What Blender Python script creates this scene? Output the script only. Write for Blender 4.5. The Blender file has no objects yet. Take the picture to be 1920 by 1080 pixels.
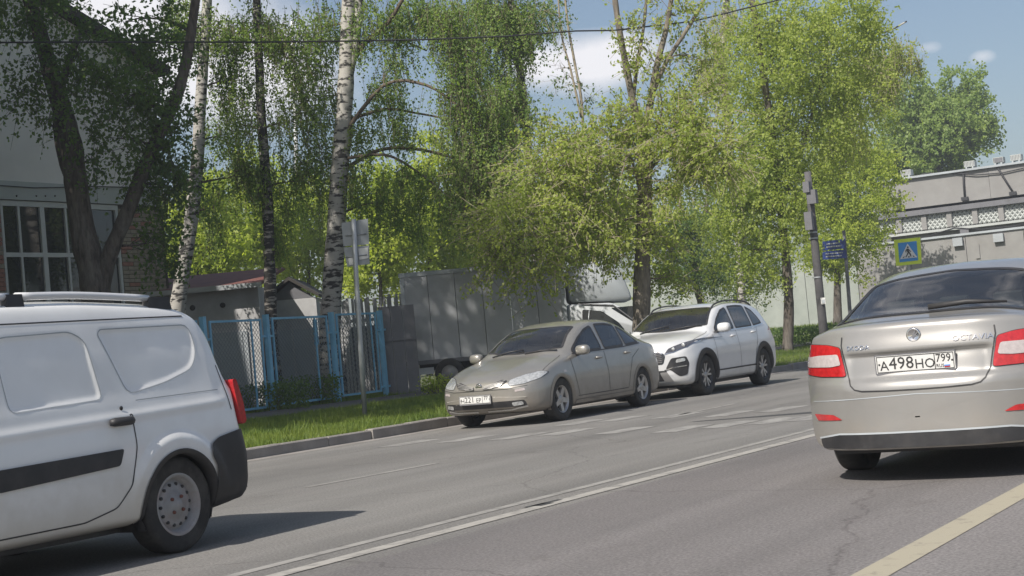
import bpy, bmesh, math, random
import numpy as np
from mathutils import Vector, Matrix
from mathutils.bvhtree import BVHTree
from mathutils.geometry import delaunay_2d_cdt

random.seed(7)
RNG = np.random.default_rng(7)
scn = bpy.context.scene
COL = scn.collection
PI = math.pi

# ------------------------------------------------------------------ camera
FPX, ROLL, PITCH, YAW, CAMH = 2900.0, 0.09099737, 0.03894592, 0.53419688, 1.11383694
def _basis():
    cp, sp = math.cos(PITCH), math.sin(PITCH)
    f = np.array([0, cp, sp]); u = np.array([0, -sp, cp]); r = np.array([1., 0, 0])
    c, s = math.cos(ROLL), math.sin(ROLL)
    r2 = c*r - s*u; u2 = s*r + c*u
    cy, sy = math.cos(YAW), math.sin(YAW)
    R = np.array([[cy, -sy, 0], [sy, cy, 0], [0, 0, 1]])
    return R@r2, R@u2, R@f
CR, CU, CF = _basis()
CAM = np.array([0, 0, CAMH])
cam_d = bpy.data.cameras.new('camera')
cam = bpy.data.objects.new('camera', cam_d)
COL.objects.link(cam)
cam.matrix_world = Matrix(((CR[0], CU[0], -CF[0], 0), (CR[1], CU[1], -CF[1], 0), (CR[2], CU[2], -CF[2], CAMH), (0, 0, 0, 1)))
cam_d.sensor_width = 36; cam_d.lens = FPX/1920*36
cam_d.clip_start = 0.1; cam_d.clip_end = 3000
scn.camera = cam

# ------------------------------------------------------------------ world, sun, exposure
SUN_EL = math.radians(45)
SUN_H = Vector((-0.13, -0.99, 0)).normalized()
SUN_DIR = (SUN_H*math.cos(SUN_EL) + Vector((0, 0, math.sin(SUN_EL)))).normalized()
world = bpy.data.worlds.new('World'); scn.world = world
world.use_nodes = True
wn, wl = world.node_tree.nodes, world.node_tree.links
wn.clear()
def wnode(t, **k):
    n = wn.new(t)
    for a, b in k.items(): setattr(n, a, b)
    return n
wo = wnode('ShaderNodeOutputWorld'); wb = wnode('ShaderNodeBackground')
sky = wnode('ShaderNodeTexSky', sky_type='NISHITA', sun_disc=False, sun_elevation=SUN_EL,
            sun_rotation=math.atan2(SUN_H.x, SUN_H.y), air_density=1.0, dust_density=2.0, ozone_density=1.0)
tc = wnode('ShaderNodeTexCoord')
nz = wnode('ShaderNodeTexNoise'); nz.inputs['Scale'].default_value = 7.5; nz.inputs['Detail'].default_value = 8; nz.inputs['Roughness'].default_value = .55
nb = wnode('ShaderNodeTexNoise'); nb.inputs['Scale'].default_value = 2.1; nb.inputs['Detail'].default_value = 3
wl.new(tc.outputs['Generated'], nz.inputs['Vector']); wl.new(tc.outputs['Generated'], nb.inputs['Vector'])
# fair-weather clouds: broken noise everywhere, with the banks the photograph shows added where they stand in the sky
acc = wnode('ShaderNodeMath', operation='MULTIPLY_ADD'); acc.inputs[1].default_value = .8
sc_ = wnode('ShaderNodeMath', operation='MULTIPLY'); sc_.inputs[1].default_value = .45
wl.new(nb.outputs['Fac'], sc_.inputs[0]); wl.new(nz.outputs['Fac'], acc.inputs[0]); wl.new(sc_.outputs[0], acc.inputs[2])
last = acc.outputs[0]
for px, py, rad, amp in ((1080, 125, .040, .30), (1180, 100, .03, .2), (985, 120, .02, .2), (1845, 105, .012, .26), (1740, 90, .012, .22), (300, 60, .10, .3), (120, 130, .06, .25), (-900, 100, .2, .25), (3200, 0, .25, .25), (560, 150, .05, .2), (1790, 145, .014, .16)):
    dd = (px-960)/FPX*CR + (540-py)/FPX*CU + CF; dd = dd/np.linalg.norm(dd)
    sb = wnode('ShaderNodeVectorMath', operation='SUBTRACT'); sb.inputs[1].default_value = tuple(dd)
    vl = wnode('ShaderNodeVectorMath', operation='MULTIPLY'); vl.inputs[1].default_value = (1, 1, 1.7)
    ln = wnode('ShaderNodeVectorMath', operation='LENGTH')
    mr = wnode('ShaderNodeMapRange'); mr.interpolation_type = 'SMOOTHSTEP'
    mr.inputs['From Min'].default_value = 0; mr.inputs['From Max'].default_value = rad*1.6; mr.inputs['To Min'].default_value = amp; mr.inputs['To Max'].default_value = 0
    wl.new(tc.outputs['Generated'], sb.inputs[0]); wl.new(sb.outputs[0], vl.inputs[0]); wl.new(vl.outputs[0], ln.inputs[0]); wl.new(ln.outputs['Value'], mr.inputs['Value'])
    ad = wnode('ShaderNodeMath', operation='ADD'); wl.new(last, ad.inputs[0]); wl.new(mr.outputs[0], ad.inputs[1]); last = ad.outputs[0]
cr = wnode('ShaderNodeValToRGB')
cr.color_ramp.elements[0].position = .70; cr.color_ramp.elements[0].color = (0, 0, 0, 1)
cr.color_ramp.elements[1].position = .90; cr.color_ramp.elements[1].color = (1, 1, 1, 1)
hs = wnode('ShaderNodeHueSaturation'); hs.inputs['Saturation'].default_value = 1.0; hs.inputs['Value'].default_value = .40
mx = wnode('ShaderNodeMixRGB'); mx.inputs['Color2'].default_value = (4.3, 4.15, 4.2, 1)
ml = wnode('ShaderNodeMath', operation='MULTIPLY'); ml.inputs[1].default_value = .8
wl.new(last, cr.inputs['Fac']); wl.new(cr.outputs['Color'], ml.inputs[0]); wl.new(ml.outputs[0], mx.inputs['Fac'])
wl.new(sky.outputs['Color'], hs.inputs['Color']); wl.new(hs.outputs['Color'], mx.inputs['Color1'])
wl.new(mx.outputs['Color'], wb.inputs['Color']); wb.inputs['Strength'].default_value = 0.13
wl.new(wb.outputs[0], wo.inputs['Surface'])
sun_d = bpy.data.lights.new('sun', 'SUN'); sun_d.energy = 2.9; sun_d.angle = math.radians(.53); sun_d.color = (1, .945, .87)
sun = bpy.data.objects.new('sun', sun_d); COL.objects.link(sun)
sun.rotation_euler = SUN_DIR.to_track_quat('Z', 'Y').to_euler(); sun.location = (0, 0, 60)
vs = scn.view_settings
vs.view_transform = 'Standard'; vs.look = 'None'; vs.exposure = 1.05; vs.gamma = 1; vs.use_curve_mapping = False
scn.cycles.max_bounces = 6; scn.cycles.transparent_max_bounces = 12

# ------------------------------------------------------------------ layout helpers: where a line of sight meets the place
def ray(px, py):
    return (px-960)/FPX*CR + (540-py)/FPX*CU + CF
DS = 1.16
def at_d(px, py, d):
    return CAM + ray(px, py)*(d*DS)
def at_z(px, py, z):
    r = ray(px, py); return CAM + r*((z-CAMH)/r[2])
def at_x(px, py, x):
    r = ray(px, py); return CAM + r*(x/r[0])
def at_y(px, py, y):
    r = ray(px, py); return CAM + r*(y/r[1])
def at_plane(px, py, P, n):
    r = ray(px, py); return CAM + r*(np.dot(np.asarray(P)-CAM, n)/np.dot(r, n))

KERB_X = -13.2
def gz(x, y):
    s = np.clip((KERB_X-.1-x)/5.8, 0, 1)
    far = np.clip((y-42)/49, 0, 1)
    return .13 + .17*s + .62*far*far*(3-2*far)

# ------------------------------------------------------------------ mesh helpers
class MB:
    def __init__(s): s.v = []; s.f = []; s.m = []; s.smooth = []
    def add(s, vs, fs, m=0, smooth=False):
        o = len(s.v); s.v += [tuple(map(float, q)) for q in vs]
        for f in fs:
            s.f.append([o+i for i in f]); s.m.append(m); s.smooth.append(smooth)
        return s
    def box(s, c, d, m=0, rot=None, taper=1.0):
        hx, hy, hz = d[0]/2, d[1]/2, d[2]/2
        P = [(-hx, -hy, -hz), (hx, -hy, -hz), (hx, hy, -hz), (-hx, hy, -hz), (-hx*taper, -hy*taper, hz), (hx*taper, -hy*taper, hz), (hx*taper, hy*taper, hz), (-hx*taper, hy*taper, hz)]
        if rot is not None: P = [tuple(rot @ Vector(p)) for p in P]
        P = [(p[0]+c[0], p[1]+c[1], p[2]+c[2]) for p in P]
        return s.add(P, [(0, 3, 2, 1), (4, 5, 6, 7), (0, 1, 5, 4), (1, 2, 6, 5), (2, 3, 7, 6), (3, 0, 4, 7)], m)
    def tube(s, pts, radii, n=8, m=0, cap=True, smooth=True):
        pts = [np.asarray(p, float) for p in pts]
        if np.isscalar(radii): radii = [radii]*len(pts)
        V = []; prev = None
        for i, p in enumerate(pts):
            t = pts[min(i+1, len(pts)-1)] - pts[max(i-1, 0)]
            t = t/(np.linalg.norm(t)+1e-9)
            if prev is None:
                a = np.array([1., 0, 0]) if abs(t[0]) < .8 else np.array([0, 1., 0])
            else: a = prev
            a = a - t*np.dot(a, t); a /= np.linalg.norm(a)+1e-9; prev = a
            b = np.cross(t, a)
            for k in range(n):
                th = 2*PI*k/n
                V.append(p + radii[i]*(a*math.cos(th)+b*math.sin(th)))
        F = []
        for i in range(len(pts)-1):
            for k in range(n):
                F.append((i*n+k, i*n+(k+1) % n, (i+1)*n+(k+1) % n, (i+1)*n+k))
        s.add(V, F, m, smooth)
        if cap:
            o = len(s.v)-len(V)
            s.f.append([o+k for k in range(n)][::-1]); s.m.append(m); s.smooth.append(False)
            e = o+(len(pts)-1)*n
            s.f.append([e+k for k in range(n)]); s.m.append(m); s.smooth.append(False)
        return s
    def lathe(s, prof, n=24, m=0, axis='x', c=(0, 0, 0), smooth=True):
        V = []
        for (r, h) in prof:
            for k in range(n):
                a = 2*PI*k/n
                if axis == 'x': q = (h, r*math.cos(a), r*math.sin(a))
                elif axis == 'y': q = (r*math.cos(a), h, r*math.sin(a))
                else: q = (r*math.cos(a), r*math.sin(a), h)
                V.append((q[0]+c[0], q[1]+c[1], q[2]+c[2]))
        F = [(i*n+k, i*n+(k+1) % n, (i+1)*n+(k+1) % n, (i+1)*n+k) for i in range(len(prof)-1) for k in range(n)]
        return s.add(V, F, m, smooth)
    def prism(s, poly, off, m=0, to3=None):
        # poly: 2D outline; to3 maps (a,b,depth) to 3D; off=(d0,d1)
        n = len(poly)
        V = [to3(a, b, off[0]) for a, b in poly]+[to3(a, b, off[1]) for a, b in poly]
        F = [tuple(range(n))[::-1], tuple(range(n, 2*n))]+[(i, (i+1) % n, n+(i+1) % n, n+i) for i in range(n)]
        return s.add(V, F, m)
    def mesh(s, name, mats):
        me = bpy.data.meshes.new(name)
        me.from_pydata(s.v, [], s.f); 
        for x in (mats if isinstance(mats, (list, tuple)) else [mats]): me.materials.append(x)
        me.polygons.foreach_set('material_index', s.m); me.polygons.foreach_set('use_smooth', s.smooth)
        bm = bmesh.new(); bm.from_mesh(me); bmesh.ops.recalc_face_normals(bm, faces=bm.faces); bm.to_mesh(me); bm.free()
        me.update(); return me
def link(name, me, parent=None, loc=None, rot=None):
    o = bpy.data.objects.new(name, me); COL.objects.link(o)
    if parent is not None: o.parent = parent
    if loc is not None: o.location = loc
    if rot is not None: o.rotation_euler = rot
    return o
def obj(name, mb, mats, parent=None, loc=None, rot=None):
    return link(name, mb.mesh(name, mats), parent, loc, rot)
def tag(o, label, cat, group=None, kind=None):
    if label: o['label'] = label
    if cat: o['category'] = cat
    if group: o['group'] = group
    if kind: o['kind'] = kind
    return o
def thing(name, label, cat, loc=(0, 0, 0), rotz=0, group=None):
    o = bpy.data.objects.new(name, None); COL.objects.link(o)
    o.empty_display_size = .3
    o.location = tuple(loc); o.rotation_euler = (0, 0, rotz)
    return tag(o, label, cat, group)
def struct(o):
    o['kind'] = 'structure'; return o
def text_mesh(txt, size, mat, extrude=.001):
    cu = bpy.data.curves.new('lettering', 'FONT'); cu.body = txt; cu.size = size; cu.extrude = extrude
    cu.align_x = 'CENTER'; cu.align_y = 'CENTER'; cu.resolution_u = 2
    t = bpy.data.objects.new('tmp', cu); COL.objects.link(t)
    dg = bpy.context.evaluated_depsgraph_get()
    me = bpy.data.meshes.new_from_object(t.evaluated_get(dg)); me.name = 'lettering'
    bpy.data.objects.remove(t); me.materials.clear(); me.materials.append(mat)
    return me

# ------------------------------------------------------------------ materials
def new_mat(name):
    m = bpy.data.materials.new(name); m.use_nodes = True
    nt = m.node_tree; b = nt.nodes['Principled BSDF']
    return m, nt, b
def mat(name, col, rough=.6, metal=0, var=.12, scale=6, bump=0, bscale=60, coat=0, spec=.5, dirt=None, dscale=2.0, damt=.5, coord='Object', stretch=(1, 1, 1)):
    m, nt, b = new_mat(name); N, Lk = nt.nodes, nt.links
    t = N.new('ShaderNodeTexCoord'); mpn = N.new('ShaderNodeMapping'); mpn.inputs['Scale'].default_value = stretch
    Lk.new(t.outputs[coord], mpn.inputs[0])
    n = N.new('ShaderNodeTexNoise'); n.inputs['Scale'].default_value = scale; n.inputs['Detail'].default_value = 6; n.inputs['Roughness'].default_value = .65
    Lk.new(mpn.outputs[0], n.inputs['Vector'])
    r = N.new('ShaderNodeValToRGB')
    a = np.array(col[:3])
    r.color_ramp.elements[0].position = .3; r.color_ramp.elements[1].position = .7
    r.color_ramp.elements[0].color = (*np.clip(a*(1-var), 0, 1), 1); r.color_ramp.elements[1].color = (*np.clip(a*(1+var), 0, 1), 1)
    Lk.new(n.outputs['Fac'], r.inputs['Fac']); outc = r.outputs['Color']
    if dirt is not None:
        n2 = N.new('ShaderNodeTexNoise'); n2.inputs['Scale'].default_value = dscale; n2.inputs['Detail'].default_value = 8; n2.inputs['Roughness'].default_value = .7
        Lk.new(mpn.outputs[0], n2.inputs['Vector'])
        r2 = N.new('ShaderNodeValToRGB'); r2.color_ramp.elements[0].position = .45; r2.color_ramp.elements[1].position = .72
        Lk.new(n2.outputs['Fac'], r2.inputs['Fac'])
        ma = N.new('ShaderNodeMath'); ma.operation = 'MULTIPLY'; ma.inputs[1].default_value = damt
        Lk.new(r2.outputs['Color'], ma.inputs[0])
        mm = N.new('ShaderNodeMixRGB'); mm.inputs['Color2'].default_value = (*dirt[:3], 1)
        Lk.new(ma.outputs[0], mm.inputs['Fac']); Lk.new(outc, mm.inputs['Color1']); outc = mm.outputs['Color']
    Lk.new(outc, b.inputs['Base Color'])
    b.inputs['Roughness'].default_value = rough; b.inputs['Metallic'].default_value = metal
    b.inputs['Coat Weight'].default_value = coat; b.inputs['Coat Roughness'].default_value = .08
    b.inputs['Specular IOR Level'].default_value = spec
    if bump:
        n3 = N.new('ShaderNodeTexNoise'); n3.inputs['Scale'].default_value = bscale; n3.inputs['Detail'].default_value = 6
        Lk.new(mpn.outputs[0], n3.inputs['Vector'])
        bp = N.new('ShaderNodeBump'); bp.inputs['Strength'].default_value = bump; bp.inputs['Distance'].default_value = .02
        Lk.new(n3.outputs['Fac'], bp.inputs['Height']); Lk.new(bp.outputs[0], b.inputs['Normal'])
    return m
def glass_mat(name, tint=.35, col=(.9, 1, .97), refl=1.0):
    m, nt, b = new_mat(name); N, Lk = nt.nodes, nt.links; N.remove(b)
    out = N['Material Output']
    tr = N.new('ShaderNodeBsdfTransparent'); tr.inputs['Color'].default_value = (tint*col[0], tint*col[1], tint*col[2], 1)
    gl = N.new('ShaderNodeBsdfGlossy'); gl.inputs['Roughness'].default_value = .03; gl.inputs['Color'].default_value = (refl, refl, refl, 1)
    fr = N.new('ShaderNodeFresnel'); fr.inputs['IOR'].default_value = 1.85
    nn = N.new('ShaderNodeTexNoise'); nn.inputs['Scale'].default_value = 4
    df = N.new('ShaderNodeBsdfDiffuse'); df.inputs['Color'].default_value = (.3, .29, .27, 1)
    m1 = N.new('ShaderNodeMixShader'); m2 = N.new('ShaderNodeMixShader')
    mu = N.new('ShaderNodeMath'); mu.operation = 'MULTIPLY'; mu.inputs[1].default_value = .10
    Lk.new(nn.outputs['Fac'], mu.inputs[0])
    Lk.new(fr.outputs[0], m1.inputs[0]); Lk.new(tr.outputs[0], m1.inputs[1]); Lk.new(gl.outputs[0], m1.inputs[2])
    Lk.new(mu.outputs[0], m2.inputs[0]); Lk.new(m1.outputs[0], m2.inputs[1]); Lk.new(df.outputs[0], m2.inputs[2])
    Lk.new(m2.outputs[0], out.inputs['Surface'])
    return m
def leaf_mat(name, c0, c1, trans=.45):
    m, nt, b = new_mat(name); N, Lk = nt.nodes, nt.links
    out = N['Material Output']
    at = N.new('ShaderNodeAttribute'); at.attribute_name = 'hue'
    r = N.new('ShaderNodeValToRGB'); r.color_ramp.elements[0].color = (*c0, 1); r.color_ramp.elements[1].color = (*c1, 1)
    Lk.new(at.outputs['Fac'], r.inputs['Fac']); Lk.new(r.outputs['Color'], b.inputs['Base Color'])
    b.inputs['Roughness'].default_value = .5; b.inputs['Specular IOR Level'].default_value = .35
    tl = N.new('ShaderNodeBsdfTranslucent'); mx_ = N.new('ShaderNodeMixShader'); mx_.inputs[0].default_value = trans
    bc = N.new('ShaderNodeMixRGB'); bc.blend_type = 'MULTIPLY'; bc.inputs[0].default_value = 1; bc.inputs['Color2'].default_value = (1.72, 1.78, .75, 1)
    Lk.new(r.outputs['Color'], bc.inputs['Color1']); Lk.new(bc.outputs['Color'], tl.inputs['Color'])
    Lk.new(b.outputs[0], mx_.inputs[1]); Lk.new(tl.outputs[0], mx_.inputs[2]); Lk.new(mx_.outputs[0], out.inputs['Surface'])
    return m
def birch_mat(name, dark=.5, base=(.55, .52, .47), mark=(.03, .028, .026)):
    m, nt, b = new_mat(name); N, Lk = nt.nodes, nt.links
    t = N.new('ShaderNodeTexCoord'); mpn = N.new('ShaderNodeMapping'); mpn.inputs['Scale'].default_value = (3.2, 3.2, 10)
    Lk.new(t.outputs['Object'], mpn.inputs[0])
    n = N.new('ShaderNodeTexNoise'); n.inputs['Scale'].default_value = 1.0; n.inputs['Detail'].default_value = 5; n.inputs['Roughness'].default_value = .62
    Lk.new(mpn.outputs[0], n.inputs['Vector'])
    r = N.new('ShaderNodeValToRGB'); r.color_ramp.elements[0].position = dark-.04; r.color_ramp.elements[1].position = dark+.03
    r.color_ramp.elements[0].color = (*mark, 1); r.color_ramp.elements[1].color = (*base, 1)
    Lk.new(n.outputs['Fac'], r.inputs['Fac']); Lk.new(r.outputs['Color'], b.inputs['Base Color'])
    b.inputs['Roughness'].default_value = .85
    bp = N.new('ShaderNodeBump'); bp.inputs['Strength'].default_value = .5; bp.inputs['Distance'].default_value = .02
    Lk.new(n.outputs['Fac'], bp.inputs['Height']); Lk.new(bp.outputs[0], b.inputs['Normal'])
    return m
def road_mat(name, c, warm):
    m, nt, b = new_mat(name); N, Lk = nt.nodes, nt.links
    t = N.new('ShaderNodeTexCoord')
    def noise(sc, det=6, st=(1, 1, 1), ro=.6):
        mpn = N.new('ShaderNodeMapping'); mpn.inputs['Scale'].default_value = st; Lk.new(t.outputs['Object'], mpn.inputs[0])
        n = N.new('ShaderNodeTexNoise'); n.inputs['Scale'].default_value = sc; n.inputs['Detail'].default_value = det; n.inputs['Roughness'].default_value = ro
        Lk.new(mpn.outputs[0], n.inputs['Vector']); return n
    big = noise(.5, 4, (1, .18, 1)); fine = noise(55, 3); patch = noise(.35, 5); grit = noise(140, 2)
    r = N.new('ShaderNodeValToRGB'); r.color_ramp.elements[0].position = .3; r.color_ramp.elements[1].position = .7
    a = np.array(c)
    r.color_ramp.elements[0].color = (*(a*.78), 1); r.color_ramp.elements[1].color = (*(a*1.25), 1)
    Lk.new(big.outputs['Fac'], r.inputs['Fac'])
    w = N.new('ShaderNodeMixRGB'); w.inputs['Color2'].default_value = (*warm, 1); 
    rp = N.new('ShaderNodeValToRGB'); rp.color_ramp.elements[0].position = .42; rp.color_ramp.elements[1].position = .62
    Lk.new(patch.outputs['Fac'], rp.inputs['Fac']); mu = N.new('ShaderNodeMath'); mu.operation = 'MULTIPLY'; mu.inputs[1].default_value = .6
    Lk.new(rp.outputs['Color'], mu.inputs[0]); Lk.new(mu.outputs[0], w.inputs['Fac']); Lk.new(r.outputs['Color'], w.inputs['Color1'])
    o = N.new('ShaderNodeMixRGB'); o.blend_type = 'OVERLAY'; o.inputs['Fac'].default_value = .55
    rf = N.new('ShaderNodeValToRGB'); rf.color_ramp.elements[0].position = .3; rf.color_ramp.elements[1].position = .72
    rf.color_ramp.elements[0].color = (.14, .14, .14, 1); rf.color_ramp.elements[1].color = (.86, .86, .86, 1)
    Lk.new(fine.outputs['Fac'], rf.inputs['Fac']); Lk.new(w.outputs['Color'], o.inputs['Color1']); Lk.new(rf.outputs['Color'], o.inputs['Color2'])
    # lanes polished and stained by tyres, scattered darker blotches and hairline cracks
    trk = noise(1.0, 3, (1.15, .035, 1)); rt = N.new('ShaderNodeValToRGB'); rt.color_ramp.elements[0].position = .35; rt.color_ramp.elements[1].position = .65
    rt.color_ramp.elements[0].color = (.82, .82, .82, 1); rt.color_ramp.elements[1].color = (1.1, 1.1, 1.1, 1)
    Lk.new(trk.outputs['Fac'], rt.inputs['Fac'])
    m3 = N.new('ShaderNodeMixRGB'); m3.blend_type = 'MULTIPLY'; m3.inputs['Fac'].default_value = 1; Lk.new(o.outputs['Color'], m3.inputs['Color1']); Lk.new(rt.outputs['Color'], m3.inputs['Color2'])
    blot = noise(1.6, 8, (1, .6, 1), .7); rb_ = N.new('ShaderNodeValToRGB'); rb_.color_ramp.elements[0].position = .60; rb_.color_ramp.elements[1].position = .70
    rb_.color_ramp.elements[0].color = (1, 1, 1, 1); rb_.color_ramp.elements[1].color = (.80, .79, .78, 1); Lk.new(blot.outputs['Fac'], rb_.inputs['Fac'])
    m4 = N.new('ShaderNodeMixRGB'); m4.blend_type = 'MULTIPLY'; m4.inputs['Fac'].default_value = 1; Lk.new(m3.outputs['Color'], m4.inputs['Color1']); Lk.new(rb_.outputs['Color'], m4.inputs['Color2'])
    wob = noise(2.2, 4); vm = N.new('ShaderNodeMixRGB'); vm.inputs['Fac'].default_value = .25; Lk.new(t.outputs['Object'], vm.inputs['Color1']); Lk.new(wob.outputs['Color'], vm.inputs['Color2'])
    vo = N.new('ShaderNodeTexVoronoi'); vo.feature = 'DISTANCE_TO_EDGE'; vo.inputs['Scale'].default_value = .33; Lk.new(vm.outputs['Color'], vo.inputs['Vector'])
    rc = N.new('ShaderNodeValToRGB'); rc.color_ramp.elements[0].position = .0015; rc.color_ramp.elements[1].position = .004
    rc.color_ramp.elements[0].color = (.62, .6, .6, 1); rc.color_ramp.elements[1].color = (1, 1, 1, 1); Lk.new(vo.outputs['Distance'], rc.inputs['Fac'])
    m5 = N.new('ShaderNodeMixRGB'); m5.blend_type = 'MULTIPLY'; m5.inputs['Fac'].default_value = .8; Lk.new(m4.outputs['Color'], m5.inputs['Color1']); Lk.new(rc.outputs['Color'], m5.inputs['Color2'])
    Lk.new(m5.outputs['Color'], b.inputs['Base Color']); b.inputs['Roughness'].default_value = .85
    bp = N.new('ShaderNodeBump'); bp.inputs['Strength'].default_value = .35; bp.inputs['Distance'].default_value = .01
    Lk.new(grit.outputs['Fac'], bp.inputs['Height']); Lk.new(bp.outputs[0], b.inputs['Normal'])
    return m
def worn_mat(name, col, under, cover=.5, scale=7, stretch=(1, 1, 1)):
    # worn paint: the paint has holes through which the road's own surface shows
    m, nt, b = new_mat(name); N, Lk = nt.nodes, nt.links
    t = N.new('ShaderNodeTexCoord'); mpn = N.new('ShaderNodeMapping'); mpn.inputs['Scale'].default_value = stretch; Lk.new(t.outputs['Object'], mpn.inputs[0])
    n = N.new('ShaderNodeTexNoise'); n.inputs['Scale'].default_value = scale; n.inputs['Detail'].default_value = 9; n.inputs['Roughness'].default_value = .72
    Lk.new(mpn.outputs[0], n.inputs['Vector'])
    r = N.new('ShaderNodeValToRGB'); r.color_ramp.elements[0].position = cover-.08; r.color_ramp.elements[1].position = cover+.1
    r.color_ramp.elements[0].color = (*under, 1); r.color_ramp.elements[1].color = (*col, 1)
    Lk.new(n.outputs['Fac'], r.inputs['Fac']); Lk.new(r.outputs['Color'], b.inputs['Base Color']); b.inputs['Roughness'].default_value = .8
    return m

ASPH = (.172, .166, .156)
M = {}
M['road'] = road_mat('old_asphalt', ASPH, (.18, .17, .158))
M['road_patch'] = road_mat('coarse_asphalt', (.155, .146, .142), (.165, .152, .148))
M['walk'] = road_mat('walk_asphalt', (.12, .115, .11), (.13, .12, .115))
M['line'] = worn_mat('worn_line_paint', (.34, .325, .295), (.19, .183, .17), .42, 5)
M['line_thin'] = worn_mat('faded_line_paint', (.285, .275, .255), (.185, .178, .167), .45, 5)
M['line_cream'] = worn_mat('cream_line_paint', (.34, .31, .235), (.17, .155, .13), .36, 7)
M['bar'] = worn_mat('worn_bar_paint', (.29, .282, .265), (.18, .172, .162), .48, 4, (1, .4, 1))
M['tar'] = mat('tar_seam', (.05, .05, .05), .7, var=.3, scale=9)
M['kerb'] = mat('kerb_concrete', (.27, .25, .23), .9, var=.2, scale=5, bump=.4, bscale=40, dirt=(.12, .11, .10), dscale=2.5, damt=.7)
M['soil'] = mat('soil_and_turf', (.075, .085, .04), 1, var=.35, scale=3, bump=.5, bscale=20, dirt=(.11, .09, .06), dscale=.7, damt=.6)
M['path'] = mat('path_gravel', (.30, .27, .22), .95, var=.15, scale=3)
M['grass'] = leaf_mat('grass_blades', (.10, .16, .035), (.22, .27, .05), .4)
M['concrete'] = mat('wall_concrete', (.255, .25, .24), .9, var=.08, scale=1.5, bump=.15, bscale=30, dirt=(.19, .18, .17), dscale=.5, damt=.6)
M['concrete_green'] = mat('wall_limewash', (.31, .335, .305), .9, var=.1, scale=1.3, bump=.15, bscale=30, dirt=(.21, .24, .215), dscale=.6, damt=.6)
M['plaster'] = mat('beige_plaster', (.68, .65, .61), .95, var=.06, scale=.8, bump=.1, bscale=40)
M['fascia'] = mat('grey_fascia', (.42, .44, .42), .85, var=.06, scale=2)
M['brick'] = mat('yellow_brick', (.30, .26, .20), .95, var=.2, scale=5, bump=.3, bscale=50)
M['brick_red'] = mat('red_brick', (.32, .16, .12), .95, var=.2, scale=5, bump=.3, bscale=50)
M['mortar'] = mat('mortar', (.07, .06, .05), 1, var=.2)
M['white_frame'] = mat('white_frame_paint', (.55, .56, .55), .5, var=.05)
M['winglass'] = mat('dark_window_glass', (.02, .025, .028), .04, var=.2, scale=1, spec=.8)
M['curtain'] = mat('room_dark', (.05, .06, .05), .9)
M['eave'] = mat('dark_eave', (.05, .045, .04), .9)
M['bark'] = mat('dark_bark', (.085, .07, .058), .95, var=.75, scale=5, bump=1, bscale=9, stretch=(3, 3, .7), dirt=(.25, .235, .21), dscale=1.6, damt=.55)
M['bark_grey'] = mat('grey_bark', (.15, .13, .105), .95, var=.6, scale=5, bump=1, bscale=9, stretch=(3, 3, .8), dirt=(.30, .26, .20), dscale=1.5, damt=.5)
M['birch'] = birch_mat('birch_bark', .47, (.40, .38, .345))
M['birch_dark'] = birch_mat('birch_bark_rough', .56, (.36, .33, .29))
M['twig'] = mat('twig_bark', (.11, .085, .06), .9, var=.3)
M['twig_pale'] = mat('twig_pale', (.28, .24, .17), .9, var=.25)
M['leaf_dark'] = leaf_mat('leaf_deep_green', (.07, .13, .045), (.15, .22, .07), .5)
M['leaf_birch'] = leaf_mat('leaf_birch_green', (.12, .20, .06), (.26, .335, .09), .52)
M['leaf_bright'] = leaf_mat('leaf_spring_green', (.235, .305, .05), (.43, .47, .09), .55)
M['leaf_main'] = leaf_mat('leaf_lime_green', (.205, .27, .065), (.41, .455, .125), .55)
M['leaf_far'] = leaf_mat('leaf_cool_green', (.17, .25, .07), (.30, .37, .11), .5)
M['blue'] = mat('sky_blue_paint', (.20, .46, .64), .5, var=.15, scale=3, dirt=(.12, .28, .40), dscale=2, damt=.5)
M['wire'] = mat('galvanised_wire', (.22, .27, .30), .5, metal=.3)
M['metal_grey'] = mat('grey_sheet_metal', (.38, .41, .43), .6, var=.1, scale=2, dirt=(.13, .13, .13), dscale=1, damt=.5)
M['metal_dark'] = mat('dark_sheet_metal', (.14, .14, .15), .65, var=.15, scale=2)
M['galv'] = mat('galvanised_steel', (.40, .42, .43), .45, metal=.35, var=.1, scale=3)
M['sign_back'] = mat('sign_back_grey', (.26, .28, .29), .5, var=.08, metal=.2)
M['sticker'] = mat('paper_sticker', (.6, .6, .58), .8)
M['rust_roof'] = mat('rust_red_roof', (.16, .06, .045), .8, var=.25, scale=3)
M['shed_wall'] = mat('pale_shed_wall', (.46, .46, .46), .9, var=.1, scale=2, dirt=(.28, .27, .26), dscale=1.2, damt=.6)
M['black'] = mat('black_plastic', (.022, .022, .024), .55, var=.2, dirt=(.07, .065, .06), dscale=4, damt=.5)
M['rubber'] = mat('tyre_rubber', (.025, .024, .023), .85, var=.2, dirt=(.085, .08, .072), dscale=5, damt=.7)
M['alloy'] = mat('alloy_silver', (.45, .44, .43), .35, metal=.6, var=.1, dirt=(.2, .18, .16), dscale=6, damt=.4)
M['alloy_dark'] = mat('alloy_black', (.03, .03, .032), .35, var=.1)
M['steel_wheel'] = mat('steel_wheel_grey', (.30, .30, .30), .6, var=.15, dirt=(.22, .12, .08), dscale=5, damt=.5)
M['chrome'] = mat('chrome', (.7, .7, .7), .12, metal=1, var=.03)
M['plate'] = mat('plate_white', (.62, .62, .60), .5, var=.04, dirt=(.4, .38, .35), dscale=5, damt=.4)
M['ink'] = mat('plate_black', (.03, .03, .03), .6)
M['interior'] = mat('cabin_fabric', (.07, .068, .065), .9, var=.15)
M['interior_pale'] = mat('cabin_pale', (.25, .24, .22), .9, var=.1)
M['glass'] = glass_mat('car_glass', .55)
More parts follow.
